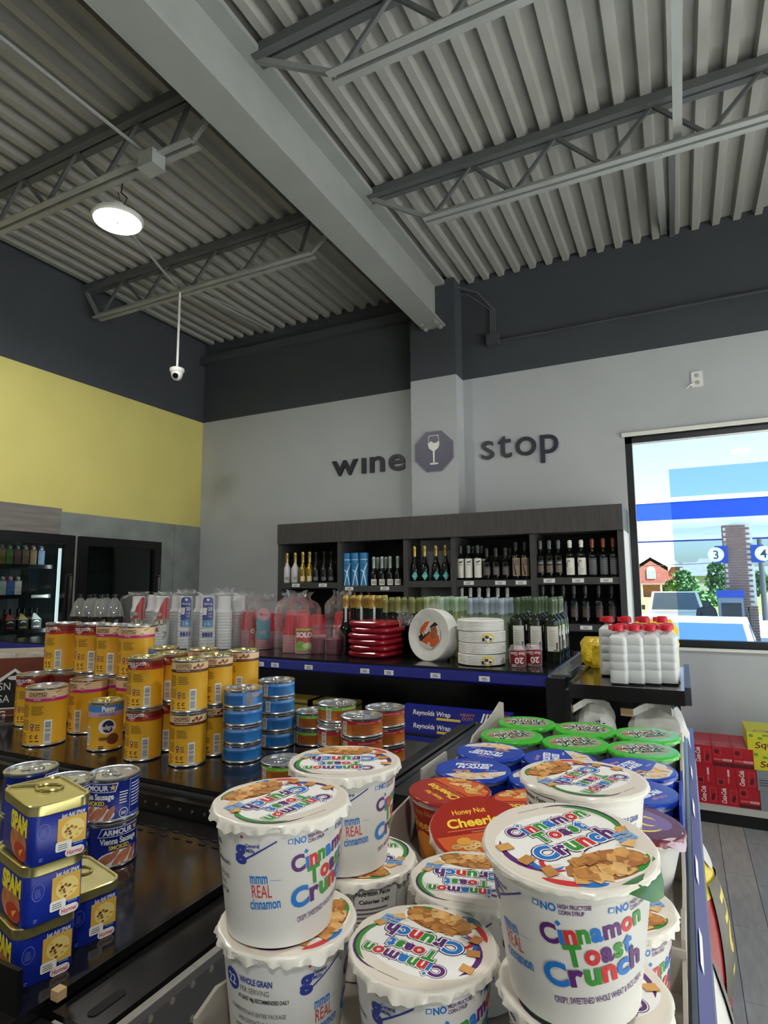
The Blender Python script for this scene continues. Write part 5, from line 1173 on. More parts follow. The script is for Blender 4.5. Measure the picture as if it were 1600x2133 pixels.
def dog(top, r, h, sub=None):
    def f(d):
        hw = PI * r; bz = h * .77
        if top == 'choice':
            d.rect(-hw, bz, hw, h - .006, DRD, 0); d.rect(-hw, bz, hw, bz + h * .05, M('can_red', (170, 34, 30), .4), 1)
            for s_ in (0, 1):
                o = -.26 * hw + s_ * hw; d.text('CHOICE CUTS', o, h * .888, h * .058, WHITE, 2, .03, r * 1.2); d.text('IN GRAVY', o, h * .832, h * .04, WHITE, 2, .03, r * .5); d.text('With Beef', o, h * .79, h * .022, WHITE, 2, .0, r * .3)
                d.poly([(o + r * .55, h * .93), (o + r * .85, h * .9), (o + r * .95, h * .83), (o + r * .7, h * .8)], M('gravy_orange', (206, 110, 60), .4), 1); d.poly([(o + r * .52, h * .93), (o + r * .72, h * .92), (o + r * .68, h * .86)], WHITE, 2); d.ell(o + r * .8, h * .83, r * .12, h * .02, M('gravy_brown', (140, 70, 40), .4), 2)
        else:
            d.rect(-hw, bz, hw, h - .006, BEI, 0); st = PNK if top == 'pink' else BRN; d.rect(-hw, bz - h * .005, hw, bz + h * .05, st, 1)
            for s_ in (0, 1):
                o = -.18 * hw + s_ * hw; d.text('CHOPPED', o, h * .895, h * .06, M('chop_ink', (104, 66, 34), .5), 2, .025, r * .95); d.text('GROUND DINNER', o, h * .85, h * .026, MATS['chop_ink'], 2, .015, r * .95); d.text('With Beef' if top == 'pink' else 'Bacon & Cheese Flavor', o, h * .80, h * .024, WHITE, 2, .01, r * (.36 if top == 'pink' else .8))
                if top == 'pink': d.ell(o + r * .8, h * .86, r * .2, h * .05, M('meat_pale', (226, 200, 170), .4), 1, rot=.5); d.ell(o + r * .78, h * .83, r * .12, h * .03, M('meat_pink', (190, 140, 116), .4), 2); d.poly([(o + r * .9, h * .9), (o + r * 1.25, h * .94), (o + r * 1.24, h * .945), (o + r * .9, h * .915)], BLACK, 2)
                else:
                    for k in range(6): d.ell(o + r * (.65 + .1 * k), h * (.855 + .02 * (k % 3)), r * .1, h * .022, M('kibble', (160, 90, 44), .5) if k % 2 else MATS['can_brown'], 2 + k % 2, rot=k)
        for s_ in (0, 1):
            o = -.3 * hw + s_ * hw
            d.lines(o - r * .55, h * .50, o - r * .0, h * .72, 7, OLV, 1); d.lines(o + r * .12, h * .54, o + r * .75, h * .70, 5, OLV, 1); d.rect(o - r * .55, h * .28, o - r * .02, h * .46, M('can_ink2', (186, 138, 36)), 1); d.lines(o - r * .5, h * .06, o - r * .1, h * .25, 5, OLV, 1)
            d.ell(o + r * .2, h * .36, r * .10, r * .10, M('badge_navy', (40, 50, 110)), 1); d.ell(o + r * .2, h * .36, r * .045, r * .045, WHITE, 2); d.rect(o + r * .13, h * .27, o + r * .27, h * .33, M('badge_red', (200, 90, 80)), 1); d.lines(o + r * .36, h * .28, o + r * .62, h * .40, 3, OLV, 1)
            for q in (.2, .48): d.arc(o + r * q, h * .17, r * .05, r * .10, 20, 330, BLACK, 1); d.rect(o + r * (q - .1), h * .09, o + r * (q + .1), h * .105, BLACK, 1)
            d.barcode(o + r * .78, h * .05, o + r * 1.15, h * .45)
    return f
SR, SH, BR_, BH = .0385, .1085, .0465, .1345
can_kind('s_choice', SR, SH, YEL, GLD, True, dog('choice', SR, SH)); can_kind('s_chop', SR, SH, YEL, GLD, True, dog('brown', SR, SH))
can_kind('b_choice', BR_, BH, YEL, SIL, False, dog('choice', BR_, BH)); can_kind('b_chop', BR_, BH, YEL, SIL, False, dog('pink', BR_, BH))
def puppy(d):
    r, h = SR, SH; hw = PI * r; PB = M('puppy_blue', (72, 130, 196), .4)
    d.rect(-hw, h * .80, hw, h * .94, PB, 0); d.rect(-hw, h * .70, hw, h * .80, M('puppy_lilac', (186, 160, 190), .4), 0); d.text('Puppy', .008, h * .87, .011, WHITE, 1, .05, .03); d.text('CHOPPED DUO', .004, h * .745, .006, M('puppy_ink', (90, 80, 90)), 1, .01, .036)
    d.ell(.006, h * .5, .019, .017, WHITE, 1); d.ell(.008, h * .5, .013, .014, M('puppy_navy', (24, 34, 84), .4), 2); d.text('Pedigree', .008, h * .49, .010, WHITE, 3, .02, .036); d.rect(-.012, h * .22, .012, h * .3, M('puppy_sand', (190, 140, 40)), 1); d.lines(-.01, h * .235, .01, h * .29, 2, BLACK, 2); d.ell(.02, h * .24, .014, .012, M('kibble2', (120, 66, 40), .5), 2)
    d.barcode(-.05, h * .12, -.036, h * .5); d.lines(-.012, .006, .002, .014, 2, BLACK, 1)
can_kind('puppy', SR, SH, YEL, GLD, True, puppy)
for key, px, py, n, ex, lb in (('s_choice', 297, 1577, 2, 5, 'maroon topped dog food can at the very front of the pile'), ('s_chop', 390, 1588, 2, 10, 'beige topped dog food can at the front beside the cat food'),
                               ('s_choice', 350, 1557, 2, -10, 'maroon topped dog food can wedged in the second row'), ('s_chop', 445, 1567, 2, 8, 'beige topped dog food can next to the blue cat food'),
                               ('s_chop', 335, 1530, 2, 30, 'beige topped dog food can deep behind the maroon ones'), ('s_chop', 418, 1537, 2, 20, 'beige topped dog food can in the third row'), ('s_chop', 503, 1543, 2, -14, 'beige topped dog food can behind the blue cat food')):
    q = PZ(px, py, DZS)
    for k in range(n):
        put_can('puppy' if (px == 335 and k == 1) else key, q.x, q.y, DZS + k * SH, lb + (', upper of its pair' if k else ', lower of its pair'), 'gold lidded dog food cans', ex)
q = PZ(218, 1557, DZS); put_can('puppy', q.x, q.y, DZS, 'single dog food can with blue top band standing alone', 'gold lidded dog food cans', -4)
for key, px, py, z, ex, lb in (('b_chop', 92, 1546, 0, 6, 'large pink banded dog food can nearest the shelf edge'), ('b_chop', 181, 1521, 0, -32, 'large pink banded dog food can showing its barcode'), ('b_choice', 68, 1506, 0, -6, 'large maroon topped dog food can beside the brown box'), ('b_choice', 135, 1500, 0, -60, 'large maroon topped dog food can half hidden behind two others')):
    q = PZ(px, py, DZS); put_can(key, q.x, q.y, DZS, lb, 'silver lidded dog food cans', ex)
for key, px, py, ex, lb in (('b_choice', 148, 1394, -14, 'maroon topped can at the box end of the raised row'), ('b_choice', 190, 1398, -4, 'second maroon topped can of the raised row'), ('b_chop', 234, 1403, -10, 'pink banded can in the middle of the raised row'), ('b_chop', 281, 1408, 4, 'pink banded can at the cup end of the raised row')):
    q = PZ(px, py, DZS + BH)
    if px == 148: q.x -= .03; q.y -= .01
    put_can(key, q.x, q.y, DZS + BH, 'large ' + lb, 'silver lidded dog food cans', ex)
    put_can('b_chop' if px > 200 else 'b_choice', q.x, q.y, DZS, 'large can carrying the ' + lb, 'silver lidded dog food cans', ex + 20)
# cat food
FR, FH = .0425, .0375
CBL = M('cat_blue', (40, 120, 190), .4); CBL2 = M('cat_lightblue', (96, 146, 214), .4); CINK = M('cat_ink', (24, 76, 130), .5)
def cat_p(band, bandink, ink, pic):
    def f(d):
        hw = PI * FR; d.rect(-hw, FH * .68, hw, FH - .0055, band, 0)
        for s_ in (-1, 0, 1):
            o = s_ * hw * .62; d.lines(o - .030, FH * .18, o + .018, FH * .64, 6, ink, 1, None, .45); d.text('Salmon Dinner in Sauce', o, FH * .765, .0035, bandink, 1, .0, .036); d.text('Friskies', o + .035, FH * .765, .004, bandink, 1, .02, .012)
        d.barcode(-.055, FH * .16, -.043, FH * .8, 1)
        if pic:
            d.rect(.012, .006, .045, FH - .006, CBL2, 2); d.ell(.026, .016, .008, .009, M('cat_fur', (150, 140, 134), .7, var=.3, scale=200), 3); d.poly([(.019, .022), (.021, .032), (.025, .024)], MATS['cat_fur'], 3); d.poly([(.027, .024), (.032, .031), (.033, .022)], MATS['cat_fur'], 3); d.text('Friskies', .042, .026, .007, M('cat_gold', (230, 160, 60)), 3, .03, .02)
    return f
can_kind('cat_blue', FR, FH, CBL, SIL, True, cat_p(CBL2, M('cat_pale', (200, 216, 236)), CINK, False)); can_kind('cat_blue_pic', FR, FH, CBL, SIL, True, cat_p(CBL2, MATS['cat_pale'], CINK, True))
OI = M('cat_orange_ink', (140, 76, 24), .5)
can_kind('cat_red', FR, FH, ORG, SIL, True, cat_p(M('cat_red', (180, 34, 52), .4), M('cat_rose', (226, 170, 160)), OI, False)); can_kind('cat_green', FR, FH, ORG, SIL, True, cat_p(M('cat_green', (124, 190, 60), .4), M('cat_mint', (210, 236, 180)), OI, False))
for key, px, py, n, ex, lb in (('cat_blue', 507, 1430, 4, 0, 'blue cat food can in the front blue stack'), ('cat_blue', 577, 1413, 4, 30, 'blue cat food can in the rear blue stack'),
                               ('cat_green', 652, 1478, 2, 10, 'green banded cat food can beside the blue stack'), ('cat_green', 702, 1461, 3, 40, 'green banded cat food can in the rear stack'), ('cat_red', 702, 1509, 2, 25, 'red banded cat food can in the front orange stack'),
                               ('cat_red', 754, 1487, 3, 20, 'red banded cat food can in the middle orange stack'), ('cat_red', 802, 1470, 3, 14, 'red banded cat food can in the stack by the divider'), ('cat_green', 590, 1580, 1, 0, 'lone green cat food can peeking behind the cereal cup')):
    q = PZ(px, py, DZS + n * (FH + .0005))
    for k in range(n):
        kk = 'cat_blue_pic' if (px == 507 and k == n - 1) else key
        put_can(kk, q.x, q.y, DZS + k * (FH + .0003), lb + (', %s from the bottom' % ORD[k] if n > 1 else ''), 'cat food cans', ex + R.uniform(-12, 12) - (20 if px == 507 and k == 3 else 0))
# small sausage cans
AR, AH = .0385, .0635
NB = M('can_navy', (24, 42, 132), .35)
def sausage(d):
    r, h = AR, AH; w1 = M('sausage_cream', (236, 230, 214)); y1 = M('sausage_yellow', (234, 206, 50)); mt = M('sausage_meat', (190, 120, 90), .5, var=.25, scale=80)
    d.poly([(-.032, h * .70), (.030, h * .70), (.034, h * .9), (-.026, h * .9)], w1, 1); d.poly([(-.031, h * .715), (.029, h * .715), (.0325, h * .885), (-.025, h * .885)], NB, 2); d.text('ARMOUR', -.002, h * .80, .0075, WHITE, 3, .03, .044)
    st = []
    for k in range(10): a = PI / 2 + k * PI / 5; q = .005 if k % 2 == 0 else .002; st.append((.026 + q * math.cos(a), h * .80 + q * math.sin(a)))
    d.poly(st, M('star_gold', (224, 180, 60)), 3)
    d.text('Vienna Sausage', 0, h * .61, .0085, WHITE, 3, .03, .056); d.text('SMOKED', 0, h * .46, .006, y1, 3, .03, .03)
    for k in range(5): d.ell(-.022 + .011 * k, h * (.2 + .05 * (k % 2)), .014, .0045, mt, 2, rot=.6 + .1 * k)
    d.ell(.0, h * .2, .03, .012, WHITE, 1)
    d.rect(.052, h * .12, .085, h * .92, M('nutri_line', (150, 160, 210)), 1); d.rect(.053, h * .14, .084, h * .9, NB, 2); d.lines(.055, h * .3, .082, h * .86, 8, w1, 3, None, .3); d.lines(.036, h * .42, .05, h * .72, 5, w1, 1, None, .35); d.ell(.043, h * .2, .007, .007, w1, 1); d.ell(.043, h * .2, .006, .006, NB, 2); d.lines(.039, h * .16, .047, h * .24, 3, w1, 3)
    d.lines(-.085, h * .2, -.05, h * .8, 8, w1, 1, None, .3)
can_kind('sausage', AR, AH, NB, SIL, True, sausage)
for i, (px, py, n, exs, lb) in enumerate(((236, 1608, 2, (20, -38), 'sausage can in the stack beside the meat tins'), (140, 1622, 2, (60, 50), 'sausage can in the stack behind the tall meat tin stack'), (66, 1598, 2, (80, 70), 'sausage can in the far stack near the shelf corner'))):
    q = PZ(px, py, SZS + 2 * AH)
    for k in range(n): put_can('sausage', q.x, q.y, SZS + k * (AH + .0003), 'navy ' + lb + (', upper' if k else ', lower'), 'small sausage cans', exs[0] if k == 0 else exs[1])
# luncheon meat tins
LX, LY, LH = .062, .100, .0610
SPB = M('tin_blue', (22, 44, 150), .3)
b = MB(); b.loft([[(x, y, z) for x, y in rrect(LX - 2 * e, LY - 2 * e, .014 - e, 5)] for z, e in ((0, .002), (.002, .001), (LH * .80, .001), (LH * .84, .0015))]); tin_b = b.mesh('tin_body', SPB, 40)
tin_l = MB().loft([[(x, y, z) for x, y in rrect(LX - 2 * e, LY - 2 * e, .0145 - e, 5)] for z, e in ((LH * .80, .0005), (LH * .82, -.0008), (LH * .93, -.0008), (LH * .985, -.0012), (LH, -.0004), (LH, .002), (LH - .002, .003), (LH - .002, .0072))]).mesh('tin_lid', GLD, 40)
def sflat(d):   # the face that looks to the aisle
    h = LH * .8; fy = M('tin_food', (224, 176, 70), .5); ck = M('tin_crumb', (236, 214, 130), .5); hm = M('tin_ham', (140, 80, 50), .5)
    d.rect(-.004, h * .28, .027, h * .86, fy, 1)
    d.ell(.0125, h * .58, .0125, .011, ck, 2)
    rr = random.Random(2)
    for k in range(16): a = rr.uniform(0, 6.28); q = rr.random() ** .5; d.ell(.0125 + .0105 * q * math.cos(a), h * .58 + .009 * q * math.sin(a), .0017, .0013, hm if k % 2 else fy, 3)
    d.text('Just Add SPAM', .012, h * .91, .0045, WHITE, 2, .02, .026, 0, .15); d.poly(rrect(.017, .010, .002, 3, .003, h * .27), WHITE, 4); d.lines(-.003, h * .21, .009, h * .34, 3, BLACK, 5, None, .3); d.lines(.014, h * .24, .026, h * .30, 2, M('tin_sky', (120, 170, 230)), 2)
    d.poly(rrect(.021, .009, .0045, 4, .0155, h * .1), WHITE, 2); d.text('Hormel', .0155, h * .1, .005, M('tin_red', (200, 40, 50)), 3, .02, .017, 0, .1)
    d.ell(-.0185, h * .67, .0066, .0085, M('tin_line', (110, 126, 196)), 1); d.ell(-.0185, h * .67, .006, .0079, SPB, 2); d.lines(-.022, h * .58, -.015, h * .76, 5, MATS['tin_line'], 3, None, .35); d.lines(-.022, h * .08, -.018, h * .16, 2, MATS['tin_line'], 1)
def slong(d):
    h = LH * .8; d.text('SPAM', .012, h * .76, .017, M('tin_yellow', (240, 220, 50)), 2, .06, .052); d.ell(.012, h * .35, .026, .016, M('tin_bun', (190, 120, 70), .5, var=.3, scale=90), 1); d.ell(.02, h * .2, .02, .009, M('tin_tomato', (180, 60, 40), .5), 2); d.poly([(.016, h * .2), (.03, h * .3), (.02, h * .1)], M('tin_cheese', (236, 170, 60)), 3); d.rect(.041, .003, .0414, h * .95, MATS['tin_line'], 1)
d = DC(); sflat(d); tp1 = d.mesh('tin_print', lambda u, v, o: Vector((LX / 2 * 0 + u, -LY / 2 + .001 - o, v)) if False else Vector((u * .95, -LY / 2 + .001 - o, v)))
# local frame: x along the printed aisle face, y the long way back
tin_b2 = MB().loft([[(x, y, z) for x, y in rrect(LX - 2 * e, LY - 2 * e, .010 - e, 5)] for z, e in ((0, .002), (.002, .001), (LH * .80, .001), (LH * .84, .0015))]).mesh('tin_body', SPB, 40)
d = DC(); slong(d); tp2 = d.mesh('tin_print', lambda u, v, o: Vector((-LX / 2 + .001 - o, -u, v)))
ttab = MB().tube([(.0 + .011 * math.cos(a), -.012 + .016 * math.sin(a), LH - .0005) for a in [2 * PI * k / 16 for k in range(17)]], .0016, 6, 0, False).tube([(.004, .004, LH - .001), (0, .02, LH - .0012), (-.006, .032, LH - .0015)], .0022, 6).mesh('tin_tab', GLD)
nv = Vector((.25, .968, 0)); rz = math.atan2(nv.y, nv.x)
for (cx, cy, n, lb) in ((-.683, .464, 3, 'blue luncheon meat tin in the stack of three'), (-.697, .533, 1, 'blue luncheon meat tin standing alone beside the stack')):
    for k in range(n):
        t = thing('meat_tin', lb + ((', bottom', ', middle', ', top')[k] if n > 1 else ''), 'tin', (cx + .007 + .006 * k, cy + .0015 * k, SZS + k * (LH + .0003)), rz + (.0, .02, -.03)[k], 'luncheon meat tins')
        obj('tin_body', tin_b2, t); l = obj('tin_lid', tin_l, t); obj('tin_print', tp1, t); obj('tin_print', tp2, t)
        if k == n - 1: obj('tin_tab', ttab, l, (0, .02, 0), .5)
# brown snack carton
m_car2 = M('carton_brown', (112, 54, 30), .6, var=.1, scale=10); m_cari = M('carton_inner', (196, 184, 166), .7)
t = thing('snack_carton', 'open brown carton with white logo at the shelf corner', 'carton', (-1.71, 1.175, DZS), math.atan2(.66, .75))
b = MB(); w_, dd, h = .42, .2, .165
b.box(-w_, 0, 0, 0, .004, h, 0).box(-w_, dd, 0, 0, dd + .004, h + .01, 1).box(-.004, .004, 0, 0, dd, h, 1).box(-w_, .004, 0, -w_ + .004, dd, h, 1).box(-w_, 0, 0, 0, dd, .004, 1)
obj('carton_body', b.mesh('carton_body', [m_car2, m_cari]), t)
d = DC(); d.poly([(-.13, .02), (-.035, .02), (-.035, .085), (-.015, .085), (-.08, .135), (-.15, .085), (-.13, .085)], WHITE, 0); d.poly([(-.126, .024), (-.039, .024), (-.039, .09), (-.08, .126), (-.126, .09)], BLACK, 1); d.text('SN', -.105, .085, .022, WHITE, 2, .0, .03); d.text('SA', -.105, .05, .022, WHITE, 2, .0, .03); d.ell(-.08, .108, .018, .006, WHITE, 2)
obj('carton_print', d.mesh('carton_print', front(0)), t)
d = DC(); d.text('G', -.108 + .0, .002 + .004, .02, WHITE, 3, .03); obj('carton_print', d.mesh('carton_print', front(0)), t)
cm = Matrix.Translation(Vector(t.location)) @ Matrix.Rotation(t.rotation_euler.z, 4, 'Z')
for k in range(5):
    q = cm @ Vector((-.05 - .085 * k, .1, .004))
    tag(obj('snack_packet', lump(.08, .06, .165, 40 + k, M('packet_clear', (190, 180, 168), .2, var=.3, scale=30), 'snack_packet', 14, 3, .7, .1), None, q, .3 * k), 'clear snack packet in the brown carton, ' + ORD[k] + ' from its near corner', 'packet', 'packets in the brown carton')

# ================================================================== CEREAL CUPS
CBZ = CZS + .0035; CHH = .081
m_cw2 = M('cup_white', (222, 219, 213), .42); m_lidw = M('lid_film_white', (226, 220, 208), .28); m_rim = M('cup_rim', (226, 222, 214), .4)
PUR = M('ctc_purple', (92, 42, 110), .4); CBLU = M('ctc_blue', (36, 116, 196), .4); CRED = M('ctc_red', (204, 52, 52), .4); CGRN = M('ctc_green', (56, 142, 52), .4); GMB = M('gm_blue', (44, 58, 140), .4); SKY = M('ctc_sky', (120, 164, 214), .4); DPUR = M('ctc_dark', (66, 44, 84), .4)
TOA = [M('toast_%d' % i, c, .6, var=.18, scale=120) for i, c in enumerate(((206, 152, 82), (188, 128, 60), (222, 176, 110), (164, 104, 48)))]
def cup_mesh(body, rim=m_rim, r0=.0365, r1=.0448, h=.081):
    return MB().lathe([(0, .003), (r0 * .9, .003), (r0 * .94, 0), (r0, .0015), (r0 + .0008, .012), (r0 + .0014, .0135), (r1, h - .0095), (r1 + .0003, h - .0085), (r1 + .0003, h - .0055), (r1 + .0028, h - .005), (r1 + .0035, h - .003), (r1 + .003, h - .001), (0, h - .0012)], 48, [0, 0, 0, 0, 0, 0, 1, 1, 1, 1, 1, 1]).mesh('cup_body', [body, rim])
def crad(h=.081, r0=.0365, r1=.0448): return lambda v: (r0 + .0014) + (r1 - r0 - .0014) * (v - .0135) / (h - .023)
def lid_mesh(top, skirt, seed, R0=.0487, drop=.0055, amp=1.0):
    rr = random.Random(seed); ph = [rr.uniform(0, 6.28) for _ in range(4)]
    def wob(j, a):
        if j == 0: return (.0008 * amp * math.sin(19 * a + ph[0]) + .0007 * amp * math.sin(37 * a + ph[1]) + .0010 * amp * math.sin(3 * a + ph[2]), .0010 * amp * math.sin(13 * a + ph[1]) + .0006 * amp * math.sin(31 * a + ph[0]) + .0009 * amp * math.sin(5 * a + ph[3]))
        if j == 1: return (.0004 * amp * math.sin(37 * a + ph[1]) + .0004 * amp * math.sin(19 * a + ph[0]) + .0005 * amp * math.sin(3 * a + ph[2]), 0)
        if j in (2, 3): return (.0003 * amp * math.sin(11 * a + ph[3]), 0)
        return (0, 0)
    return MB().lathe([(R0 + .0004, -drop), (R0 + .0004, -drop * .5), (R0 + .0001, -.0012), (R0 - .0006, -.0002), (R0 - .0018, .0001), (R0 - .0036, .0), (0, .0)], 144, [1, 1, 1, 0, 0, 0], wob).mesh('lid_film', [top, skirt], 40)
def toast_pile(d, cx, cy, rx, ry, n, s, layer, seed, clipr=None):
    rr = random.Random(seed)
    for k in range(n):
        a = rr.uniform(0, 6.28); q = rr.random() ** .5; x, y = cx + rx * q * math.cos(a), cy + ry * q * math.sin(a)
        if clipr and math.hypot(x, y) > clipr: continue
        w_ = s * rr.uniform(.75, 1.25); hh = s * rr.uniform(.5, .95); th = rr.uniform(0, 3.14); c, q2 = math.cos(th), math.sin(th)
        P = [(x + px * c - py * q2, y + px * q2 + py * c) for px, py in ((-w_ / 2, -hh / 2), (w_ / 2, -hh / 2 * rr.uniform(.7, 1.1)), (w_ / 2 * rr.uniform(.8, 1), hh / 2), (-w_ / 2, hh / 2))]
        P = [(u * min(1, clipr / max(math.hypot(u, v), 1e-6)), v * min(1, clipr / max(math.hypot(u, v), 1e-6))) for u, v in P] if clipr else P
        d.poly(P, TOA[rr.randrange(4)], layer + k * .3)
W1 = [PUR, CBLU, CRED, CGRN, CBLU, PUR, CRED, CGRN]; W2 = [CGRN, CRED, PUR, CGRN, CBLU]; W3 = [CBLU, PUR, CGRN, CRED, CBLU, PUR]
_cc = cyl(crad(), .0413)
def vcyl(u, v, o): return _cc(u, v * .985 - .006, o)
_cc2 = cyl(crad(.072), .0413)
def vcyl2(u, v, o): return _cc2(u, v * .87 - .006, o)
def ctc_lid():
    d = DC(); o = [(.10, WHITE, 5), (.14, DPUR, 4)]
    d.ell(0, .0, .0462, .0462, M('lid_cream', (224, 214, 200), .32), 0, 48)
    d.ell(-.002, .006, .040, .026, WHITE, 1, 32)
    d.rainbow('Cinnamon', W1, .001, .0225, .0100, .058, 6, .05, .10, o); d.rainbow('Toast', W2, .002, .0105, .0100, .036, 10, .05, .10, [(.10, WHITE, 9), (.14, DPUR, 8)]); d.rainbow('Crunch', W3, .002, -.0035, .0125, .056, 14, .05, .10, [(.10, WHITE, 13), (.14, DPUR, 12)])
    d.ell(.004, -.0275, .027, .0155, WHITE, 2, 28); d.ell(.005, -.0285, .025, .013, TOA[3], 3, 28); toast_pile(d, .004, -.029, .023, .011, 60, .0085, 16, 5, .0445)
    d.arc(.012, .010, .0255, .0295, -40, 70, CGRN, 3); d.arc(.012, .010, .0285, .0305, -20, 95, DPUR, 4); d.arc(-.012, .002, .0255, .0295, 150, 255, PUR, 3); d.arc(-.022, -.012, .008, .011, 120, 300, CBLU, 4); d.arc(-.02, -.016, .006, .009, 60, 280, CRED, 5)
    for k, (x, y) in enumerate(((-.037, .008), (-.033, -.008), (.030, -.016), (.036, -.004), (-.028, -.022))):
        th = .4 * k; c, q = math.cos(th), math.sin(th); s_ = .0045; d.poly([(x + a * c - b_ * q, y + a * q + b_ * c) for a, b_ in ((-s_, -s_ * .7), (s_, -s_ * .8), (s_ * .9, s_ * .7), (-s_, s_ * .8))], TOA[k % 3], 36 + k)
    for k in range(3):
        for j in range(2): d.poly([(.026 + .007 * j, -.0085 - .0033 * k + .0025), (.032 + .007 * j, -.0075 - .0033 * k + .0025), (.032 + .007 * j, -.0075 - .0033 * k), (.026 + .007 * j, -.0085 - .0033 * k)], SKY, 42)
    d.arc(0, 0, .040, .0445, 215, 250, CRED, 5); d.arc(0, 0, .0405, .0447, 240, 262, CBLU, 6); d.arc(0, 0, .0405, .0447, 290, 318, CGRN, 6); d.lines(-.008, .0395, .010, .0405, 1, INK, 2)
    return d.mesh('lid_print', disc(.00005), eps=.00002, base=.00008)
def ctc_side():
    d = DC(); v0 = .048; sl_ = .17
    d.rainbow('Cinnamon', W1, .002, .065, .0108, .055, 1, .04, sl_); d.rainbow('Toast', W2, .005, .0535, .0116, .037, 3, .04, sl_); d.rainbow('Crunch', W3, .003, .0425, .0128, .056, 5, .04, sl_)
    d.text('CRISPY, SWEETENED WHOLE WHEAT & RICE CEREAL', .008, .0275, .0036, PUR, 1, .01, .056, .13)
    for u in (-.024, .012):
        d.rect(u - .0035, .0745, u - .0005, .0775, CBLU, 1); d.rect(u - .003, .075, u - .001, .077, m_cw2, 2); d.text('NO', u + .0042, .076, .0042, CBLU, 1, .03, .0075, .06); d.text('HIGH FRUCTOSE', u + .0165, .0778, .0024, PUR, 1, .02, .0155, .06); d.text('CORN SYRUP', u + .015, .0745, .0024, PUR, 1, .02, .012, .06)
    d.text('mmm', -.046, .053, .0075, CBLU, 1, .02, .012, .08); d.lines(-.038, .0515, -.030, .0519, 1, CBLU, 1); d.text('REAL', -.044, .0445, .0085, CRED, 1, .0, .0135, .06); d.text('cinnamon', -.042, .0365, .0070, CBLU, 1, .02, .021, .08)
    d.text('g', -.058, .071, .012, GMB, 1, .05); d.ell(-.0565, .0785, .001, .001, CRED, 2); d.text('General', -.0495, .0735, .0026, GMB, 1, .02, .0095, .05); d.text('Mills', -.051, .0702, .0026, GMB, 1, .02, .006, .05)
    d.poly([(-.0625, .066), (-.0595, .0605), (-.034, .0765), (-.034, .0775), (-.0595, .062), (-.0615, .067)], GMB, 1)
    d.ell(-.110, .066, .0068, .0068, GMB, 1); d.text('22', -.110, .066, .0065, WHITE, 2, .0, .008); d.text('WHOLE GRAIN', -.0905, .0695, .004, GMB, 1, .03, .023); d.text('PER SERVING', -.0915, .0635, .0035, INK, 1, .0, .021); d.text('AT LEAST 48g RECOMMENDED DAILY', -.0865, .058, .0026, BLACK, 1, .02, .036)
    d.text('COMMENTS? SAVE ENTIRE PACKAGE', -.0915, .049, .0028, INK, 1, .01, .042); d.text('AND CONTACT US ONLINE', -.0905, .0435, .0028, INK, 1, .01, .03); d.text('WWW.GENERALMILLSCF.COM', -.0915, .038, .0028, BLACK, 1, .01, .036)
    d.rect(.082, .024, .118, .082, BLACK, 1); d.rect(.0825, .0245, .1175, .0815, m_cw2, 2); d.text('Nutrition Facts', .097, .078, .0035, BLACK, 3, .03, .027); d.text('Calories 240', .098, .0715, .0032, BLACK, 3, .03, .024); d.lines(.084, .027, .116, .068, 12, INK, 3, None, .45)
    return d.mesh('side_print', vcyl, du=.004, eps=.00008, base=.00015)
ctc_body = cup_mesh(m_cw2); ctc_lp = ctc_lid(); ctc_sp = ctc_side(); ctc_lids = [lid_mesh(m_lidw, m_lidw, s_, .0487, .0058 if s_ in (3, 0, 2) else .0030, 1.15 if s_ in (3, 0, 2) else .35) for s_ in range(5)]
def tab_mesh(mat, seed=1):
    b = MB(); rows = []
    for j in range(5):
        s_ = j / 4; r_ = .0455 + .008 * s_; z = .0004 - .010 * s_ ** 1.6; hw = .42 * (1 - .75 * s_ ** 2)
        rows.append([(math.sin(a) * r_, -math.cos(a) * r_, z - .001 * math.sin(9 * a)) for a in [-hw + 2 * hw * k / 8 for k in range(9)]])
    vs_ = [p for r_ in rows for p in r_]; fs = [(j * 9 + k, j * 9 + k + 1, (j + 1) * 9 + k + 1, (j + 1) * 9 + k) for j in range(4) for k in range(8)]
    return b.add(vs_, fs).mesh('pull_tab', mat, 60)
tab_g = tab_mesh(M('tab_green', (70, 112, 70), .25))
def dirang(a, b_, z):
    p, q = PZ(a[0], a[1], z), PZ(b_[0], b_[1], z); return math.atan2(q.y - p.y, q.x - p.x)
def put_cup(x, y, z, side, lidrot, label, body, lidm, lp, sp, grp, tilt=None, tab=None, tabrot=0, name='cereal_cup', h=.081):
    rz_ = face(x, y, side)
    t = thing(name, label, 'cereal cup', (x, y, z), rz_, grp)
    if tilt: t.rotation_euler = (Matrix.Rotation(tilt[0], 3, Vector(tilt[1])) @ Matrix.Rotation(rz_, 3, 'Z')).to_euler()
    obj('cup_body', body, t)
    if sp: obj('side_print', sp, t)
    l = obj('lid', lidm, t, (0, 0, h), lidrot - rz_)
    if lp: obj('lid_print', lp, l)
    if tab: obj('pull_tab', tab, l, (0, 0, 0), tabrot)
    return t
G1 = 'white rainbow lettered cereal cups'; U = CBZ + .0818
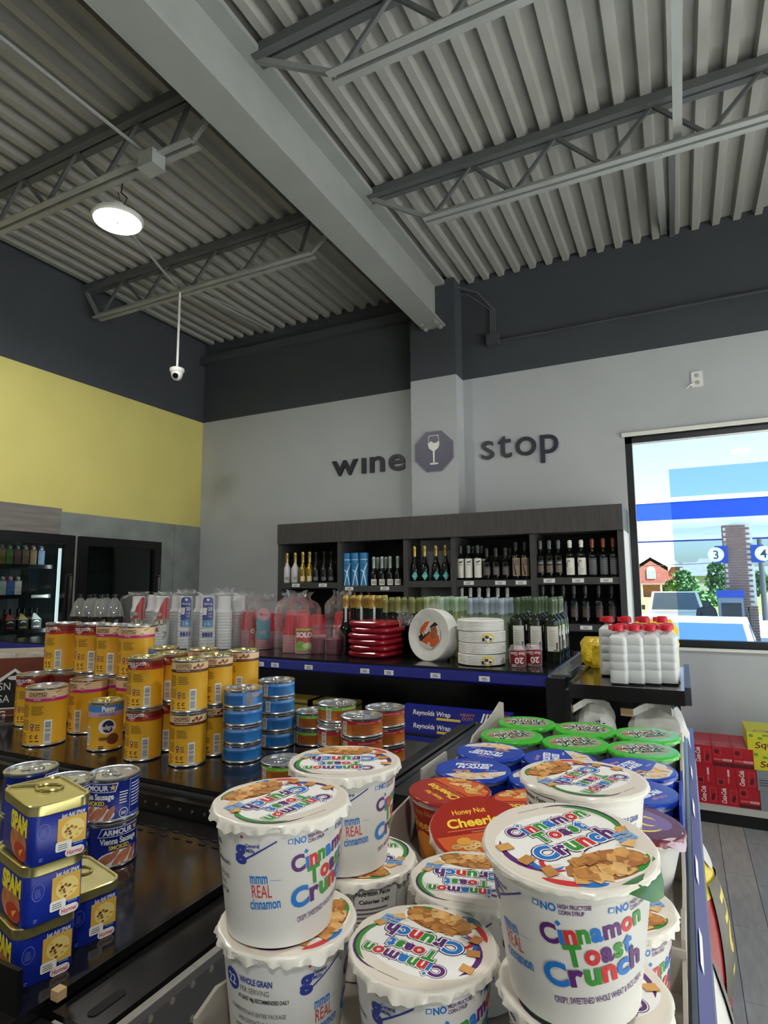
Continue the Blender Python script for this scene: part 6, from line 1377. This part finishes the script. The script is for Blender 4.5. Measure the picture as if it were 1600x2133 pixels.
for i, (nm_, x, y, lv, side, a, b_, tab, lb) in enumerate((
        ('A2', -.066, .394, 0, 150, (1350, 2095), (1150, 2110), None, 'white cereal cup directly beneath the big front one'), ('A', -.070, .377, 1, 13, (1040, 1722), (1235, 1690), .35, 'big white cereal cup in the foreground on the aisle side'),
        ('B2', -.266, .378, 0, 97, (500, 1975), (565, 1895), None, 'white cereal cup beneath the divider side one'), ('B', -.268, .371, 1, 44, (700, 1648), (600, 1682), None, 'white cereal cup on top at the divider side'),
        ('C2', -.266, .484, 0, -120, (700, 1800), (800, 1806), None, 'white cereal cup beneath the far upper one, nutrition panel showing'), ('C', -.274, .472, 1, 72, (775, 1593), (655, 1590), None, 'white cereal cup on top behind the divider side one'),
        ('D', -.167, .390, 0, 40, (886, 2062), (739, 1994), -.2, 'white cereal cup in the middle front, upside down lid lettering'), ('E', -.166, .488, 0, 66, (982, 1887), (850, 1868), None, 'white cereal cup behind the middle front one'),
        ('G', -.065, .498, 0, 60, (1250, 1900), (1390, 1890), None, 'white cereal cup beneath the rear aisle side one'), ('F', -.080, .514, 1, 170, (1299, 1623), (1230, 1650), None, 'white cereal cup on top behind the big front one'))):
    z = CBZ if lv == 0 else U
    put_cup(x, y + (.008 if nm_ == 'A' else 0), z + (.0042 if nm_ == 'A' else 0), side, dirang(a, b_, z + .081), lb, ctc_body, ctc_lids[{'A': 1, 'F': 4, 'B': 3, 'C': 0}.get(nm_, (0, 2, 3)[i % 3])], ctc_lp, ctc_sp, G1, (.105, (1, .18, 0)) if nm_ == 'A' else None, tab_g if tab is not None else None, tab or 0)
# red oat ring cups
m_chr = M('oat_red', (150, 40, 26), .4); m_chl = M('oat_lid_red', (158, 40, 30), .3); OY = M('oat_yellow', (240, 206, 60), .4); OO = M('oat_orange', (210, 92, 40), .4); OT = [M('oat_%d' % i, c, .6) for i, c in enumerate(((214, 170, 100), (196, 146, 78), (226, 190, 130)))]
d = DC(); d.ell(0, 0, .0455, .0455, m_chl, 0, 40); d.poly([(-.044, -.006), (.044, -.006), (.040, -.02), (.03, -.034), (0, -.0445), (-.03, -.034), (-.040, -.02)], OO, 1)
d.rect(-.032, -.0005, .034, .0008, M('oat_line', (226, 110, 60)), 2); d.text('Cheerios', 0, .0105, .0125, OY, 2, .03, .060); d.text('Honey Nut', -.004, .026, .0075, OY, 2, .01, .034); d.text('General Mills', .0, -.0035, .0022, M('oat_pale', (230, 180, 160)), 2, 0, .018)
rr = random.Random(4)
for k in range(46):
    a = rr.uniform(3.5, 5.9); q = rr.uniform(.012, .042); x, y = q * math.cos(a), -.010 + q * math.sin(a) * .75
    if math.hypot(x, y) < .043: d.arc(x, y, .0012, .0042, 0, 360, OT[k % 3], 3 + k % 3, 8) if False else d.ell(x, y, .0042, .0034, OT[k % 3], 3 + .5 * k, 10); d.ell(x, y, .0012, .001, TOA[3], 3.3 + .5 * k, 6)
d.ell(-.02, -.015, .007, .005, M('oat_honey', (226, 160, 60)), 28, 14)
ch_lp = d.mesh('lid_print', disc(.00005), eps=.00002, base=.00008)
d = DC(); d.text('Honey Nut', -.004, .072, .007, M('oat_ink', (214, 130, 50)), 1, .0, .032); d.text('Cheerios', .0, .056, .012, M('oat_ink2', (222, 160, 50)), 1, .02, .06); d.ell(-.006, .025, .018, .022, M('oat_drip', (214, 130, 40), .4), 1); d.lines(.012, .02, .04, .045, 5, OO, 1); d.rect(.052, .06, .07, .08, M('oat_wine', (90, 34, 60)), 1); d.lines(.054, .03, .08, .055, 5, M('oat_pale', (230, 180, 160)), 1)
ch_sp = d.mesh('side_print', vcyl2, du=.004, eps=.00008, base=.00015)
ch_body = cup_mesh(m_chr, M('cup_rim_pale', (220, 206, 196), .4), h=.072); ch_lid = lid_mesh(m_chl, m_chl, 9, .0487, .0035, .5); ch_lid2 = lid_mesh(m_chl, m_lidw, 10, .0487, .006, .8)
G2 = 'red oat ring cereal cups'
put_cup(-.262, .700, CBZ, -42, dirang((967, 1661), (898, 1625), 1.40), 'red cereal cup with yellow lid lettering by the tray wall', ch_body, ch_lid, ch_lp, ch_sp, G2, h=.072)
put_cup(-.196, .606, CBZ + .012, 40, dirang((960, 1711), (1060, 1705), 1.40), 'tilted red cereal cup leaning towards the white ones', ch_body, ch_lid2, ch_lp, None, G2, (.30, (1, .35, 0)), tab_mesh(M('tab_white', (224, 216, 206), .3), 2), 0, h=.072)
put_cup(-.162, .700, CBZ, 0, dirang((1110, 1668), (1050, 1668), 1.40), 'red cereal cup half hidden behind the white rear one', ch_body, ch_lid, ch_lp, ch_sp, G2, h=.072)
# purple lidded cup
m_pl2 = M('plum_lid', (96, 44, 70), .22); d = DC(); d.ell(0, 0, .0455, .0455, m_pl2, 0, 40); d.ell(.0, .004, .036, .028, M('plum_lilac', (120, 90, 150), .2), 1, 30); d.poly([(-.022, .02), (-.006, .022), (-.008, .016), (-.018, .014), (-.012, .004), (-.02, .004)], WHITE, 2); d.arc(.012, .002, .008, .014, 40, 320, M('plum_yellow', (226, 200, 90)), 2); d.arc(0, 0, .026, .030, 200, 340, M('plum_yellow', (226, 200, 90)), 2)
pl_lp = d.mesh('lid_print', disc(.00005), eps=.00002, base=.00008)
d = DC(); d.ell(-.02, .066, .0065, .0065, GMB, 1); d.text('31', -.02, .066, .006, WHITE, 2, .0, .007); d.lines(-.012, .058, .016, .074, 4, INK, 1); d.barcode(-.006, .02, .012, .048, 1); d.rect(-.055, .03, -.028, .07, m_pl2, 1)
pl_sp = d.mesh('side_print', vcyl2, du=.004, eps=.00008, base=.00015)
put_cup(-.066, .700, CBZ, 0, dirang((1340, 1705), (1410, 1715), 1.40), 'white cup with shiny plum coloured lid by the price rail', cup_mesh(M('cup_grey', (206, 204, 200), .42), h=.072), lid_mesh(m_pl2, M('plum_skirt', (120, 44, 50), .25), 12, .0487, .006, .9), pl_lp, pl_sp, 'other cereal cups', (.10, (0, 1, 0)), tab_mesh(M('tab_plum', (190, 170, 180), .25), 3), 1.0, h=.072)
# blue flake cups
FB = M('flake_blue', (18, 62, 172), .26); d = DC(); d.ell(0, 0, .0455, .0455, FB, 0, 40); fl_w = M('flake_white', (226, 230, 236), .4)
d.text('FROSTED', .0, .018, .0095, fl_w, 2, .05, .050, .05, .15); d.text('FLAKES', .0, .006, .0095, fl_w, 2, .05, .042, .05, .15); d.text('Kelloggs', -.005, .031, .0055, M('flake_rose', (196, 130, 150)), 2, .02, .024, .05, .2); d.text('OF CORN', .024, -.0035, .0025, fl_w, 2, .02, .014, .05)
d.poly([(-.026, -.008), (-.004, -.006), (-.003, -.011), (-.026, -.013)], M('flake_gold', (196, 130, 70)), 2); d.poly([(.0, -.0445), (.025, -.037), (.042, -.016), (.043, -.004), (.01, -.016), (-.02, -.022), (-.034, -.029), (-.02, -.040)], M('flake_milk', (214, 206, 198), .4), 1)
rr = random.Random(8)
for k in range(26):
    x, y = rr.uniform(-.02, .036), rr.uniform(-.040, -.016)
    if math.hypot(x, y) < .042: d.ell(x, y, rr.uniform(.004, .007), rr.uniform(.002, .004), (OT + [M('flake_pale', (226, 200, 170))])[k % 4], 3 + .5 * k, 9, rr.uniform(0, 3))
ff_lp = d.mesh('lid_print', disc(.00005), eps=.00002, base=.00008); ff_body = cup_mesh(FB, M('cup_rim_grey', (196, 198, 200), .35), h=.072); ff_lid = lid_mesh(FB, FB, 14, .0492, .0045, .35)
G3 = 'blue flake cereal cups'
for i, (x, y, a, b_, lb) in enumerate(((-.266, .882, (1050, 1573), (965, 1560), 'blue lidded flake cup farthest along the tray wall'), (-.262, .790, (945, 1592), (1030, 1597), 'blue lidded flake cup behind the red one by the tray wall'), (-.167, .886, (1128, 1598), (1138, 1560), 'blue lidded flake cup turned sideways in the middle'),
                                         (-.068, .884, (1255, 1593), (1320, 1572), 'blue lidded flake cup on the aisle side, lettering upright'), (-.065, .790, (1393, 1638), (1335, 1655), 'blue lidded flake cup nearest the price rail'), (-.164, .792, (1200, 1640), (1100, 1640), 'blue lidded flake cup hidden behind the upper white cup'))):
    put_cup(x, y, CBZ, 20 * i, dirang(a, b_, 1.40), lb, ff_body, ff_lid, ff_lp, None, G3, h=.072)
# green lidded cups
GB = M('apple_green', (66, 184, 44), .26); d = DC(); d.ell(0, 0, .0455, .0455, GB, 0, 40); d.ell(.0, .002, .040, .031, M('apple_mix', (150, 150, 120), .35, var=.35, scale=160), 1, 30)
rr = random.Random(9)
for k in range(34):
    a = rr.uniform(0, 6.28); q = rr.random() ** .5; d.ell(.034 * q * math.cos(a), .002 + .026 * q * math.sin(a), .006, .0045, (M('apple_rust', (176, 100, 80), .5), M('apple_mint', (150, 196, 150), .5), M('apple_pink', (206, 150, 130), .5))[k % 3], 2 + .5 * k, 9, a)
d.text('APPLE', -.002, .013, .015, BLACK, 20, .10, .060, .1, .1); d.text('JACKS', .002, -.005, .015, BLACK, 21, .10, .060, .1, .1); d.text('APPLE', -.002, .013, .015, WHITE, 24, .0, .056, .1, .1); d.text('JACKS', .002, -.005, .015, M('apple_pale', (190, 230, 200)), 24, .0, .056, .1, .1)
gr_lp = d.mesh('lid_print', disc(.00005), eps=.00002, base=.00008); gr_body = cup_mesh(M('cup_smoke', (120, 124, 122), .42), M('cup_rim_grey2', (190, 196, 190), .35), h=.072); gr_lid = lid_mesh(GB, GB, 16, .0492, .005, .4)
for i, (x, y, a, b_, lb) in enumerate(((-.259, 1.084, (1060, 1505), (1160, 1512), 'green lidded cup in the far corner by the tray wall'), (-.261, .986, (1040, 1535), (1130, 1530), 'green lidded cup in the near row by the tray wall'), (-.160, 1.080, (1190, 1520), (1270, 1530), 'green lidded cup in the middle of the far row'),
                                         (-.161, .983, (1160, 1552), (1265, 1550), 'green lidded cup in the middle of the near row'), (-.065, 1.082, (1300, 1530), (1400, 1530), 'green lidded cup in the far row by the price rail'), (-.066, .984, (1300, 1557), (1400, 1557), 'green lidded cup in the near row by the price rail'))):
    put_cup(x, y, CBZ, 30 * i, dirang(a, b_, 1.40), lb, gr_body, gr_lid, gr_lp, None, 'green lidded cereal cups', h=.072)

# trays of grey card
m_card = M('grey_card', (166, 158, 146), .8, var=.08, scale=15); m_cardw = M('card_edge', (196, 188, 176), .8)
def tray(x0, x1, y0, y1, label, prof_side, hf, hb, outer=m_card, prof_right=None):
    t = thing('cup_tray', label, 'tray', (0, 0, CZS), 0, 'card trays of cereal cups')
    obj('tray_base', MB().box(x0, y0, .0004, x1, y1, .003).mesh('tray_base', m_card), t)
    for nm_, x, m_ in (('side_wall', x0, 1), ('side_wall', x1 - .003, 1)):
        n_ = len(prof_side); b = MB()
        ring = []
        bot = [(y0, .0004), (y1, .0004)]; pl = [(y0 + (y1 - y0) * s_, h_) for s_, h_ in (prof_right if prof_right and x > -.2 else prof_side)]
        poly = [(y1, .0004)] + [(y0, .0004)] + pl
        b.loft([[(x, yy, zz) for yy, zz in poly], [(x + .003, yy, zz) for yy, zz in poly]]); obj(nm_, b.mesh(nm_, outer if x > -.2 else m_card, 30), t)
    obj('front_wall', MB().box(x0, y0, .0004, x1, y0 + .003, hf).mesh('front_wall', outer), t); obj('back_wall', MB().box(x0, y1 - .003, .0004, x1, y1, hb).mesh('back_wall', outer), t)
tray(-.317, -.0138, .340, .553, 'grey card tray holding the white cereal cups', [(0, .026), (.1, .034), (.3, .028), (.7, .03), (.9, .05), (1, .06)], .022, .035, m_card, [(0, .008), (.3, .008), (.5, .016), (.7, .014), (1, .03)])
tray(-.322, -.0138, .557, .748, 'grey card tray holding the red cereal cups', [(0, .035), (.25, .045), (.5, .05), (.8, .055), (1, .06)], .03, .045, m_card, [(0, .04), (.2, .045), (.35, .028), (.6, .022), (.8, .03), (1, .05)])
tray(-.322, -.0138, .752, .935, 'blue sided card tray holding the flake cups', [(0, .078), (.5, .078), (.52, .055), (.9, .058), (1, .065)], .05, .05, M('tray_blue', (26, 54, 150), .5))
tray(-.318, -.0138, .936, 1.14, 'grey card tray holding the green lidded cups', [(0, .06), (.1, .075), (.3, .08), (.6, .085), (.9, .10), (1, .095)], .05, .066, m_card, [(0, .05), (.15, .07), (.3, .06), (.6, .065), (.9, .075), (1, .07)])
